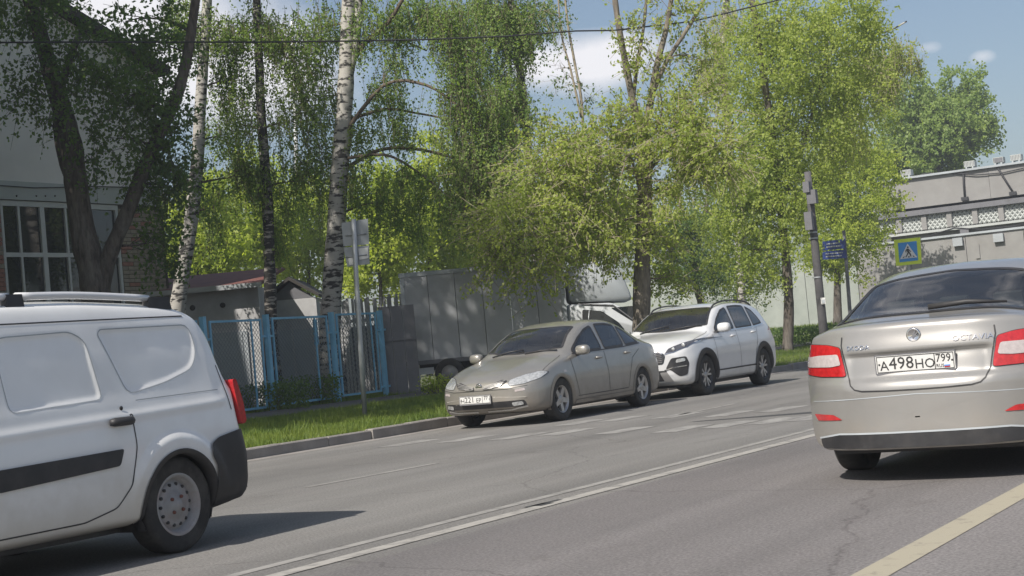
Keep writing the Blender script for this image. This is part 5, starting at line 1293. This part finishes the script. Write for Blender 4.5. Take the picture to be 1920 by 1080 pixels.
# --- pale liftback driving away on the right
def dfm(V):
    y, x, z = V[:, 1], np.abs(V[:, 0]), V[:, 2]
    k = np.clip((y-4.50)/.04, 0, 1)*np.clip((.50-x)/.05, 0, 1)
    d = np.clip((.868-z)/.014, 0, 1)*np.clip((z-.62)/.22, 0, 1)
    V[:, 1] -= .030*k*d
    return V
st = [(0, .34, .70, .5, .66, .6, .4, .66, .68), (.1, .24, .80, .5, .76, .66, .5, .74, .77), (.4, .2, .87, .52, .82, .78, .55, .84, .87), (.9, .18, .90, .56, .83, .90, .58, .94, .97), (1.25, .18, .907, .58, .83, .94, .64, 1.0, 1.03), (1.5, .18, .907, .6, .83, .955, .66, 1.11, 1.16),
      (2.0, .18, .907, .6, .83, .965, .61, 1.345, 1.40), (2.5, .18, .907, .6, .83, .975, .585, 1.41, 1.455), (3.0, .18, .907, .6, .83, .985, .58, 1.40, 1.45), (3.4, .18, .905, .61, .83, .995, .58, 1.335, 1.39), (3.8, .18, .90, .62, .825, 1.0, .585, 1.20, 1.255), (4.15, .2, .895, .63, .81, 1.005, .60, 1.085, 1.13),
      (4.38, .22, .885, .64, .79, 1.0, .63, 1.05, 1.075), (4.52, .25, .875, .65, .775, .99, .62, 1.035, 1.057), (4.545, .26, .87, .65, .77, .975, .62, 1.015, 1.035), (4.56, .265, .868, .65, .77, .94, .62, .965, .975), (4.585, .27, .862, .64, .765, .87, .62, .885, .89), (4.60, .28, .86, .62, .76, .79, .62, .80, .805), (4.612, .235, .858, .58, .76, .70, .62, .71, .715),
      (4.65, .23, .852, .52, .755, .655, .62, .668, .67), (4.66, .235, .835, .50, .75, .62, .6, .635, .637)]
_pb = at_z(1710, 628, .965)
c = Car('champagne_liftback', 'pale champagne liftback driving away at the right, nearest car', 'car', (_pb[0], _pb[1]+2.27), PI, 4.66, .907, st, (.3, 1, .46, .95), M['paint_octavia'], (.90, 3.58), .32, .355, 300, 60, dfm, 3.2)
c.window([(-.665, 4.20), (0, 4.27), (.665, 4.20), (.645, 3.90), (.585, 3.47), (0, 3.41), (-.585, 3.47), (-.645, 3.90)], 'T', M['glass'], M['black'], .05, 'rear_window')
c.window([(-.66, 1.50), (0, 1.32), (.66, 1.50), (.58, 2.0), (0, 1.93), (-.58, 2.0)], 'T', M['glass'], M['black'], .04, 'windscreen')
for ax in ('L', 'R'):
    for q in ([(1.55, .985), (2.36, 1.0), (2.34, 1.34), (2.05, 1.31), (1.75, 1.17)], [(2.45, 1.0), (3.25, 1.015), (3.15, 1.33), (2.8, 1.355), (2.46, 1.35)], [(3.32, 1.017), (3.72, 1.04), (3.50, 1.20), (3.25, 1.30)]): c.window(q, ax, M['glass_tint'], M['black'])
    c.handle(2.2, .88, M['paint_octavia'], ax); c.handle(3.2, .90, M['paint_octavia'], ax)
    for pts in ([(1.33, .93), (1.36, .5), (1.45, .3), (2.4, .3)], [(2.4, .97), (2.41, .3)], [(2.41, .3), (3.0, .31), (3.15, .6), (3.35, .9)]): c.ribbon('door_seam', pts, ax, .009, M['black'], .0025)
c.arches(M['paint_octavia'], .03)
for g in (1, -1):
    P = lambda q: [(g*a, b) for a, b in q]
    tl = c.patch('tail_light', P([(.52, .915), (.62, .938), (.79, .95), (.88, .945), (.885, .75), (.70, .728), (.485, .722)]), 'B', M['lamp_red'], .007, .022, .02)
    c.patch('reversing_lens', P([(.515, .80), (.60, .79), (.83, .795), (.86, .86), (.70, .872), (.535, .872)]), 'B', M['lamp_white'], .012, .022, .015, tl)
    c.ribbon('lamp_seam', P([(.52, .915), (.62, .938), (.79, .95), (.88, .945), (.885, .75), (.70, .728), (.485, .722)]), 'B', .008, M['black'], .004, True, .02, .02, tl)
    c.patch('reflector', P([(.53, .435), (.76, .43), (.80, .475), (.60, .470)]), 'B', M['lamp_red'], .006, .03, .012)
    c.ribbon('boot_seam', P([(.506, .985), (.512, .93), (.47, .72), (.445, .66), (.415, .632), (.36, .620), (.2, .615), (0, .613)]), 'B', .009, M['black'], .003, False, .02)
c.patch('diffuser', [(-.73, .243), (.73, .243), (.75, .31), (.56, .338), (-.56, .338), (-.75, .31)], 'B', M['black'], .008, .04, .04)
c.ribbon('diffuser_trim', [(-.75, .312), (-.56, .341), (.56, .341), (.75, .312)], 'B', .012, M['metal_grey'], .011)
c.ribbon('bumper_crease', [(-.80, .56), (0, .585), (.80, .56)], 'B', .006, M['metal_grey'], .002)
mb = MB(); mb.box((-.30, 4.25, .27), (.6, .40, .13)); c.put('silencer', mb, M['black'])
mb = MB(); mb.box((0, 3.58, .27), (1.3, .1, .1)); c.put('axle', mb, M['metal_dark'])
p = c.place(0, .962, 'B', .004)
bd = MB(); bd.lathe([(0, .006), (.036, .006), (.042, .010), (.047, .004), (.049, 0)], 28, 0, 'y', (p[0], p[1], p[2])); bdo = c.put('badge', bd, M['chrome'])
mb = MB(); V2 = [(-.028, -.016), (-.006, -.004), (.006, .020), (.018, .026), (.010, .008), (.030, .012), (.018, -.002), (.028, -.008), (.008, -.012), (-.004, -.024), (-.008, -.012)]
mb.prism([(p[0]-a, p[2]+b) for a, b in V2], (p[1]+.0065, p[1]+.0105), 0, lambda a, b, d: (a, d, b)); c.put('winged_arrow', mb, M['metal_dark'], bdo)
mb = MB(); mb.box((p[0], p[1]+.009, p[2]), (.001, .001, .001))
def tail_word(t_, x, z, size):
    q, n = c.hit(x, z, 'B'); me = text_mesh(t_, size, M['chrome'], .003)
    for v in me.vertices:
        q = c.place(x-v.co.x*1.18, z+v.co.y, 'B', .003+.003*(v.co.z > 0)); v.co = c.off(q)
    link('lettering', me, c.t)
tail_word('OCTAVIA', -.375, .918, .050); tail_word('SKODA', .385, .905, .042)
p = c.hit(0, .79, 'B')[0]; c.plate(0.0, p.y+.016, .785, 'A498HO', '799', 1, .06)
mb = MB(); a, b = c.place(-.02, 4.225, 'T', .03), c.place(-.52, 4.16, 'T', .035); mb.tube([np.array(a), np.array((a+b)/2+Vector((0, 0, .018))), np.array(b)], [.022, .02, .008], 6); c.put('wiper', mb, M['black'])
c.seats([(2.05, (.38, -.38))], M['interior'], .42)
mb = MB(); mb.box((0, 3.0, .50), (1.3, .5, .2)); mb.box((0, 3.35, .80), (1.28, .16, .55), 0, Matrix.Rotation(-.25, 3, 'X'), .95); bs = c.put('rear_bench', mb, M['interior'])
for x in (.38, 0, -.38):
    mb = MB(); mb.box((x, 3.46, 1.12), (.24, .09, .15), 0, Matrix.Rotation(-.2, 3, 'X'), .8); c.put('headrest', mb, M['interior'], bs)
mb = MB(); mb.box((0, 3.9, .96), (1.2, .7, .02)); c.put('parcel_shelf', mb, M['interior'])
c.dash(1.45, 1.85, .94, 1.3, M['interior'], .36); c.mirror(1.62, 1.02, M['paint_octavia'])
c.finish(); c.add_wheels(.205, rim_spokes(5, M['alloy'], M['alloy_dark'], .07, .05), .205)

# --- white van entering at the left
PAN = [rnd([(2.42, 1.0), (3.15, 1.03), (3.095, 1.40), (2.99, 1.46), (2.46, 1.445), (2.38, 1.42)], .05), rnd([(3.37, 1.045), (3.72, 1.10), (4.0, 1.175), (4.08, 1.30), (4.06, 1.47), (3.24, 1.465), (3.21, 1.435)], .07)]
def dfv(V):
    x, y, z = np.abs(V[:, 0]), V[:, 1], V[:, 2]; P = np.c_[y, z]; sg = np.sign(V[:, 0])
    for pl_ in PAN:
        d = edge_dist(P, pl_); ins = in_poly(P, pl_) & (x > .4)
        V[:, 0] -= sg*np.where(ins, .010*np.clip(d/.026, 0, 1), 0)
    # swage under the window line and flare round the rear wheel
    sw = np.exp(-((z-(.90+.035*(y-3)))/.028)**2)*(x > .6)*np.clip((y-1.2)/.3, 0, 1)*np.clip((4.3-y)/.1, 0, 1); V[:, 0] += sg*.010*sw
    r = np.hypot(y-3.725, z-.32); fl = np.clip((.47-r)/.05, 0, 1)*np.clip((z-.32)/.2, 0, 1)*(x > .6); V[:, 0] += sg*.022*fl
    return V
st = [(0, .36, .66, .5, .62, .62, .4, .68, .70), (.1, .26, .76, .52, .72, .72, .5, .79, .81), (.4, .22, .84, .55, .79, .84, .55, .90, .93), (.9, .22, .87, .6, .81, .96, .6, 1.03, 1.06), (1.15, .22, .875, .62, .82, 1.02, .66, 1.12, 1.15), (1.5, .22, .875, .63, .82, 1.04, .70, 1.36, 1.41),
      (1.9, .22, .875, .64, .82, 1.05, .70, 1.58, 1.63), (2.3, .22, .875, .64, .82, 1.055, .69, 1.62, 1.68), (3.0, .22, .875, .64, .82, 1.055, .69, 1.625, 1.69), (3.6, .22, .875, .64, .82, 1.055, .685, 1.605, 1.67), (3.98, .22, .872, .64, .815, 1.055, .68, 1.575, 1.64), (4.14, .23, .87, .64, .815, 1.055, .675, 1.53, 1.59),
      (4.25, .24, .868, .63, .81, 1.05, .675, 1.43, 1.48), (4.32, .25, .866, .63, .81, 1.04, .675, 1.25, 1.29), (4.37, .25, .864, .62, .805, 1.02, .675, 1.10, 1.13), (4.41, .26, .86, .60, .80, .90, .66, .93, .95), (4.45, .28, .855, .56, .795, .74, .64, .76, .77), (4.47, .31, .84, .54, .78, .68, .62, .70, .71)]
c = Car('white_van', 'dusty white panel van with roof rails at left, black lower trim', 'van', (-7.88, 7.46-3.725+2.235), 0, 4.47, .875, st, (.3, 1, .09, .5), M['paint_van'], (.82, 3.725), .31, .345, 440, 170, dfv, 6)
for ax in ('L', 'R'):
    g = 1 if ax == 'L' else -1
    for pl_ in PAN: c.ribbon('panel_groove', pl_, ax, .007, M['metal_grey'], .0015, True, .025)
    for pts in ([(2.14, 1.56), (2.15, 1.0), (2.20, .31)], [(2.18, .30), (2.9, .305), (3.16, .36), (3.29, .48), (3.36, .72), (3.36, .93)], [(2.12, 1.52), (4.05, 1.53)], [(4.24, 1.20), (4.30, .86)]): c.ribbon('door_seam', pts, ax, .009, M['black'], .002, False, .03, .03)
    c.ribbon('sliding_rail', [(3.42, 1.005), (4.2, 1.02)], ax, .006, M['metal_grey'], .001)
    c.patch('rub_strip', [(2.17, .595), (2.25, .565), (3.19, .615), (3.235, .715), (2.20, .69)], ax, M['black'], .016, .05, .02)
    c.patch('rub_strip', [(1.2, .56), (2.13, .575), (2.13, .69), (1.2, .67)], ax, M['black'], .016, .05, .02)
    c.patch('bumper_corner', [(4.0, .60), (4.02, .66), (4.10, .705), (4.30, .735), (4.395, .745), (4.43, .66), (4.43, .45), (4.42, .30), (4.05, .25), (4.06, .40), (4.05, .52)], ax, M['black'], .014, .03, .03)
    c.handle(3.25, .885, M['black'], ax, .19, .055)
    p = c.place(3.28, .965, ax, .003); mb = MB(); mb.lathe([(0, .002), (.014, .002), (.014, 0)], 10, 0, 'x', p); c.put('lock', mb, M['black'])
    mb = MB(); mb.prism(rnd([(4.335, 1.08), (4.375, 1.08), (4.43, .92), (4.45, .78), (4.395, .765)], .03), (g*.70, g*.838), 0, lambda a, b, d: (d, a, b)); c.put('tail_light', mb, M['lamp_red'])
    c.window([(1.35, 1.06), (2.06, 1.08), (2.05, 1.46), (1.85, 1.42)], ax, M['glass_tint'], M['black'])
    # roof rails
    for y0, y1 in ((1.9, 2.62), (2.68, 3.78)):
        mb = MB(); pts = []
        for y in np.linspace(y0, y1, 10): p = c.place(g*.655, y, 'T', .0); pts.append(np.array(p)+np.array([0, 0, .052]))
        mb.tube(pts, .024, 8); 
        if y0 > 2: rr_ = c.put('roof_rail', mb, M['paint_white'])
        else: c.put('roof_rail', mb, M['paint_white'])
    for y, ln in ((1.9, .16), (2.65, .14), (3.86, .22)):
        p = c.place(g*.655, y, 'T', 0); mb = MB(); mb.box((p.x, y, p.z+.022), (.06, ln, .085), 0, None, .85); c.put('rail_mount', mb, M['black'])
mb = MB(); mb.box((0, 4.43, .50), (1.50, .14, .34), 0, None, .97); c.put('rear_bumper', mb, M['black'])
c.patch('rear_window', [(-.5, 1.06), (.5, 1.06), (.5, 1.40), (-.5, 1.40)], 'B', M['winglass'], .004)
mb = MB(); mb.box((.70, 4.12, .34), (.04, .03, .30)); mb.box((-.70, 4.12, .34), (.04, .03, .30)); c.put('mud_flap', mb, M['black'])
c.window([(-.70, 1.34), (0, 1.18), (.70, 1.34), (.66, 1.85), (0, 1.78), (-.66, 1.85)], 'T', M['glass'], M['black'], .04, 'windscreen')
for g in (1, -1): c.patch('headlight', [(g*.42, .66), (g*.74, .70), (g*.74, .84), (g*.5, .80)], 'F', M['lamp_clear'], .006, .04)
c.patch('grille', [(-.34, .56), (.34, .56), (.38, .68), (-.38, .68)], 'F', M['black'], .006, .05)
c.arches(M['black'], .012, .008, .02, .07)
c.mirror(1.62, 1.12, M['black']); c.seats([(2.0, (.36, -.36))], M['interior'], .5)
c.finish(); c.add_wheels(.185, rim_steel, .198)

# --- box truck under the trees, side on
d = 32*DS
A0, A1 = at_d(766, 690, 32), at_d(1070, 672, 32)
ang = -YAW*1.0
ang = math.atan2(A1[1]-A0[1], A1[0]-A0[0]) if False else YAW
gx, gy = A0[0], A0[1]; zg = float(gz(gx, gy))
t = thing('box_truck', 'grey box truck parked side-on behind the kerb trees, white cab at right', 'truck', (gx, gy, zg), YAW)
def tl_(px, py): # side plane of the box -> local x, z
    p = at_plane(px, py, A0, CF*np.array([1, 1, 0])/np.linalg.norm(CF[:2])); v = p-np.array([gx, gy, zg])
    return float(v[0]*math.cos(YAW)+v[1]*math.sin(YAW)), float(v[2])
xb0, zb0 = tl_(764, 685); xb1, _ = tl_(1062, 600); zb1 = tl_(766, 512)[1]; zb1 = (zb1+tl_(917, 499)[1])/2
dep = 2.1
mb = MB(); n = 6
for k in range(n):
    m0 = xb0+(xb1-xb0)*k/n; m1 = xb0+(xb1-xb0)*(k+1)/n
    q = MB(); q.box(((m0+m1)/2, dep/2+random.uniform(-.012, .012), (zb0+zb1)/2), (m1-m0-.012, dep, zb1-zb0-.16)); obj('side_panel', q, M['tarp'], t)
mb = MB(); mb.box(((xb0+xb1)/2, dep/2, zb1-.04), (xb1-xb0+.06, dep+.06, .10)); obj('top_rail', mb, M['metal_grey'], t)
mb = MB(); mb.box(((xb0+xb1)/2, dep/2, zb0+.03), (xb1-xb0+.04, dep+.04, .10)); obj('bottom_rail', mb, M['metal_dark'], t)
for xx in (xb0+.04, xb1-.02):
    mb = MB(); mb.box((xx, dep/2, (zb0+zb1)/2), (.10, dep+.05, zb1-zb0-.26)); obj('corner_post', mb, M['metal_grey'], t)
mb = MB(); mb.box(((xb0+xb1)/2+.3, dep/2, zb0-.10), (xb1-xb0+.4, .9, .16)); mb.box(((xb0+xb1)/2+.4, dep/2, zb0-.32), (2.4, 1.2, .34)); obj('chassis', mb, M['black'], t)
mb = MB(); mb.box((xb0+.22, .12, zb0-.19), (.12, .12, .36)); mb.box((xb0+.45, .12, zb0-.18), (.34, .05, .16)); obj('rear_marker', mb, M['sign_white'], t)
mb = MB(); mb.box((xb0+.06, .5, .62-zg*0), (.09, .09, .6)); obj('support_leg', mb, M['metal_grey'], t)
for xw, yw in ((xb0+1.0, .02), (xb0+1.0, dep-.02), (xb1+1.15, .1), (xb1+1.15, dep-.1)):
    mb = MB(); mb.lathe([(.2, -.1), (.33, -.1), (.36, -.06), (.36, .06), (.33, .1), (.2, .1)], 28, 0, 'y', (xw, yw, .36)); wo = obj('wheel', mb, M['rubber'], t)
    mb = MB(); mb.lathe([(.2, -.07), (.12, -.05), (.1, -.09), (0, -.09)], 20, 0, 'y', (xw, yw, .36)); obj('rim', mb, M['steel_wheel'], wo)
# cab: side outline lofted across with rounded edges
zc = lambda py, px=1120: tl_(px, py)[1]; xc = lambda px, py=570: tl_(px, py)[0]
cab = [(xb1+.03, .45), (xb1+.03, zc(565)), (xc(1150), zc(567, 1150)), (xc(1192), zc(590, 1192)), (xc(1232), zc(618, 1232)), (xc(1290), zc(632, 1280)), (xc(1312), zc(655, 1300)), (xc(1318), .45)]
def loft(poly, y0, y1, m, name, inset=.10, par=t):
    pr = rnd(poly, .12, 5); P = np.array(pr); cen = P.mean(0); mb = MB(); n = len(P); V = []
    for y, s_ in ((y0+.0, .93), (y0+.04, .975), (y0+inset, 1.0), (y1-inset, 1.0), (y1-.04, .975), (y1, .93)):
        for q in P: 
            w = cen+(q-cen)*s_; V.append((w[0], y, w[1]))
    F = [(i*n+k, i*n+(k+1) % n, (i+1)*n+(k+1) % n, (i+1)*n+k) for i in range(5) for k in range(n)]+[tuple(range(n)), tuple(range(5*n, 6*n))]
    mb.add(V, F, 0, True); return obj(name, mb, M[m], par)
loft(cab, .06, dep-.06, 'cab_white', 'cab')
def sidep(px_list, y, m, name, par=t, th=.02):
    mb = MB(); P = rnd([tl_(*q) for q in px_list], .05, 4); mb.prism(P, (y, y-th), 0, lambda a, b, d: (a, d, b)); return obj(name, mb, M[m], par)
w = sidep([(1092, 580), (1128, 583), (1160, 604), (1172, 618), (1092, 618)], .062, 'winglass', 'side_window')
mb = MB(); q = tl_(1105, 582), tl_(1102, 617); mb.tube([(q[0][0], .03, q[0][1]), (q[1][0], .03, q[1][1])], .012, 5); obj('window_bar', mb, M['cab_white'], w)
sidep([(1145, 577), (1188, 573), (1232, 612), (1205, 614)], .066, 'winglass', 'windscreen_edge', t, .012)
mb = MB(); P = [tl_(1084, 570), tl_(1150, 572), tl_(1185, 598), tl_(1230, 618)]; mb.tube([(a, .045, b) for a, b in P], .018, 6); obj('roof_trim', mb, M['metal_dark'], t)
fair = [(xb1+.10, zc(565)+.03), (xb1+.10, zc(500, 1080)), (xc(1100, 500), zc(490, 1100)), (xc(1143, 490), zc(486, 1143)), (xc(1165, 500), zc(510, 1165)), (xc(1182, 550), zc(545, 1182)), (xc(1187, 560), zc(563, 1187)), ]
loft(fair, .12, dep-.12, 'metal_grey', 'wind_deflector', .14)
mb = MB(); V = tl_(1200, 612); mb.box((V[0], -.12, V[1]+.12), (.10, .16, .28)); obj('mirror', mb, M['black'], t)
mb = MB(); V = tl_(1128, 640); mb.box((xb1+.9, .04, .95), (1.2, .02, .012)); obj('door_seam', mb, M['black'], t)

# ------------------------------------------------------------------ poles, signs, cables
# road sign seen from behind, on the verge
B0 = at_z(685, 782, .21); zg = float(gz(B0[0], B0[1]))
B0 = at_z(685, 782, zg); t = thing('road_sign', 'grey back of a two-board road sign on a leaning galvanised pole', 'road sign', (B0[0], B0[1], zg))
db = float(np.dot(B0-CAM, CF))
P = [ (CAM+ray(px, py)*db)-np.array([B0[0], B0[1], zg]) for px, py in ((685, 790), (676, 650), (668, 520), (663, 411))]
mb = MB(); mb.tube(P, .042, 12); obj('pole', mb, M['galv'], t)
def sp(px, py, k=.06): return (CAM+ray(px, py)*(db+k))-np.array([B0[0], B0[1], zg])
def board(q, m, th=.03, k=.06, name='board', par=t):
    A = [sp(*p, k) for p in q]; Bk = [sp(*p, k+th) for p in q]; n = len(q)
    mb = MB(); mb.add(A+Bk, [tuple(range(n)), tuple(range(n, 2*n))[::-1]]+[(i, (i+1) % n, n+(i+1) % n, n+i) for i in range(n)]); return obj(name, mb, M[m], par)
b1 = board([(640, 418), (690, 410), (692, 458), (644, 462)], 'sign_back'); b2 = board([(644, 464), (692, 460), (693, 495), (651, 500)], 'sign_back', .03, .065)
board([(671, 466), (690, 464), (691, 484), (674, 487)], 'sticker', .003, .052, 'sticker', b2); board([(653, 484), (662, 483), (663, 496), (655, 497)], 'sticker', .003, .052, 'sticker', b2)
for py in (440, 480):
    mb = MB(); a, b = sp(648, py+2, .045), sp(688, py-2, .045); mb.tube([a, b], .010, 4); obj('clamp', mb, M['sign_back'], t)
# tilted utility pole
dU = 38.5
def pole_thing(name, label, cat, pts, d, r0, r1, m, n=10):
    p0 = at_d(*pts[0], d); z = float(gz(p0[0], p0[1])); O = np.array([p0[0], p0[1], z]); th = thing(name, label, cat, O)
    Q = [at_d(px, py, d)-O for px, py in pts]; Q[0][2] = -.1
    mb = MB(); mb.tube(Q, [r0+(r1-r0)*i/(len(Q)-1) for i in range(len(Q))], n); obj('pole', mb, M[m], th); return th, O
th, O = pole_thing('utility_pole', 'grey tilted concrete utility pole with junction boxes and a paper notice', 'utility pole', [(1546, 640), (1541, 590), (1529, 470), (1519, 370), (1514, 322)], dU, .14, .10, 'pole')
def pbox(px, py, w, h, dp, m, nm, k=-.25, d=dU, O_=None, par=None):
    O_ = O if O_ is None else O_; p = at_d(px, py, d)+CF*k-O_; mb = MB(); s_ = d*DS/FPX; mb.box(p, (w*s_, dp, h*s_), 0, Matrix.Rotation(-.0, 3, 'Z')); return obj(nm, mb, M[m], par or th)
pbox(1514, 415, 14, 34, .18, 'metal_dark', 'junction_box'); pbox(1520, 370, 17, 26, .2, 'metal_dark', 'junction_box'); pbox(1510, 352, 12, 20, .2, 'metal_dark', 'junction_box')
nb = pbox(1541, 564, 9, 12, .02, 'sticker', 'notice', -.2); pbox(1541, 565, 5, 7, .02, 'metal_grey', 'notice_print', -.215, dU, None, nb)
for py in (436, 447, 520): 
    p = at_d(1524+(py-436)*.1, py, dU)-O; mb = MB(); mb.lathe([(.135, -.02), (.135, .02)], 14, 0, 'z', p); obj('band', mb, M['galv'], th)
# street name plates
th, O = pole_thing('street_name_sign', 'two dark blue street name plates on a slim dark post', 'street sign', [(1597, 640), (1594, 590), (1588, 510), (1582, 432)], 47, .075, .06, 'metal_dark')
for k, q in enumerate(([(1541, 453), (1583, 448), (1584, 466), (1542, 470)], [(1541, 472), (1585, 468), (1586, 484), (1542, 487)])):
    A = [at_d(px, py, 47)-CF*.12-O for px, py in q]; Bk = [a+CF*.05 for a in A]
    mb = MB(); mb.add(A+Bk, [(0, 1, 2, 3), (7, 6, 5, 4)]+[(i, (i+1) % 4, 4+(i+1) % 4, 4+i) for i in range(4)]); po = obj('name_plate', mb, M['sign_navy'], th)
    for j, (u0, u1, vv, hh) in enumerate(((.16, .70, .34, .13), (.16, .82, .66, .16)) if k == 0 else ((.12, .84, .32, .12), (.12, .80, .66, .14))):
        def bl(u, v): a, b, c_, d_ = A; return (a*(1-u)+b*u)*(1-v)+(d_*(1-u)+c_*u)*v-CF*.006
        mb = MB(); uu = u0
        while uu < u1:
            w_ = random.uniform(.05, .10); mb.add([bl(uu, vv-hh/2), bl(min(uu+w_, u1), vv-hh/2), bl(min(uu+w_, u1), vv+hh/2), bl(uu, vv+hh/2)], [(0, 1, 2, 3)]); uu += w_+.022
        obj('lettering', mb, M['fascia'], po)
# pedestrian crossing sign
dS = 47.0
th, O = pole_thing('crossing_sign', 'pedestrian crossing sign, blue square with lime border, above liftback roof', 'road sign', [(1709, 640), (1707, 560), (1703, 500), (1700, 450)], dS, .05, .05, 'galv')
def q3(px, py, k): return at_d(px, py, dS)-CF*k-O
def face(q, m, k, nm, th_=.0, par=None):
    A = [q3(*p, k) for p in q]; n = len(A); mb = MB()
    if th_:
        Bk = [a+CF*th_ for a in A]; mb.add(A+Bk, [tuple(range(n)), tuple(range(n, 2*n))[::-1]]+[(i, (i+1) % n, n+(i+1) % n, n+i) for i in range(n)])
    else: mb.add(A, [tuple(range(n))])
    return obj(nm, mb, M[m], par or th)
bd = face([(1675, 450), (1724, 445), (1727, 494), (1679, 499)], 'sign_lime', .10, 'border_board', .04)
def uv(u, v):  # inside the blue square
    a, b, c_, d_ = [np.array(p, float) for p in ((1682, 456), (1717, 452), (1720, 488), (1685, 492))]
    return tuple((a*(1-u)+b*u)*(1-v)+(d_*(1-u)+c_*u)*v)
bl_ = face([uv(0, 0), uv(1, 0), uv(1, 1), uv(0, 1)], 'sign_blue', .112, 'blue_square', 0, bd)
face([uv(.5, .08), uv(.96, .84), uv(.04, .84)], 'sign_white', .124, 'white_triangle', 0, bd)
figs = [[(.50, .22), (.545, .245), (.545, .30), (.50, .32), (.455, .30), (.455, .245)], [(.44, .335), (.53, .345), (.56, .52), (.47, .54), (.42, .45)], [(.47, .53), (.56, .51), (.63, .62), (.66, .77), (.60, .77), (.565, .65)], [(.46, .53), (.54, .55), (.45, .68), (.38, .78), (.32, .76), (.41, .65)],
        [(.44, .34), (.47, .37), (.40, .45), (.40, .53), (.36, .53), (.355, .43)], [(.52, .36), (.56, .37), (.60, .45), (.66, .50), (.63, .53), (.57, .48)], [(.16, .80), (.24, .73), (.30, .73), (.24, .80)], [(.46, .80), (.48, .74), (.55, .74), (.56, .80)], [(.76, .80), (.70, .73), (.76, .73), (.84, .80)]]
for f_ in figs: face([uv(*p) for p in f_], 'ink', .136, 'figure', 0, bd)
# overhead cable from the house to the trees
d0, d1 = 24, 29
pts = [(-60, 80, 24), (120, 79, 24.6), (300, 79, 25.2), (480, 79, 25.8), (650, 77, 26.4), (800, 74, 27), (950, 68, 27.8), (1080, 58, 28.4), (1150, 57, 28.8), (1300, 40, 29.5), (1460, 0, 30.5), (1560, -40, 31)]
P0 = at_d(*pts[0][:2], pts[0][2]); mb = MB(); mb.tube([at_d(a, b, c_)-P0 for a, b, c_ in pts], .017, 6)
tag(obj('overhead_cable', mb, M['cable'], None, P0), 'thick black cable strung across the birches near the top', 'cable')
# far lattice mast seen through the birches
th, O = pole_thing('lattice_mast', 'pale slender mast with antenna box seen through the birch leaves', 'mast', [(566, 640), (562, 480), (556, 300), (552, 150), (548, 40)], 75, .16, .09, 'sign_white')
pbox(553, 148, 14, 34, .3, 'sign_white', 'antenna_box', -.2, 75, O, th); pbox(546, 175, 6, 22, .2, 'sign_white', 'antenna_box', -.2, 75, O, th); pbox(563, 180, 6, 22, .2, 'sign_white', 'antenna_box', -.2, 75, O, th)

# ------------------------------------------------------------------ thin haze in the air round the whole place
hm = bpy.data.materials.new('thin_haze'); hm.use_nodes = True
hn = hm.node_tree.nodes; hn.remove(hn['Principled BSDF'])
pv = hn.new('ShaderNodeVolumePrincipled'); pv.inputs['Color'].default_value = (.86, .92, 1, 1); pv.inputs['Density'].default_value = .0012; pv.inputs['Anisotropy'].default_value = .2
hm.node_tree.links.new(pv.outputs[0], hn['Material Output'].inputs['Volume'])
mb = MB(); mb.box((0, 100, 16), (650, 450, 34)); hz = obj('haze', mb, hm); hz['kind'] = 'stuff'; hz['label'] = 'thin pale haze filling the air over the street'
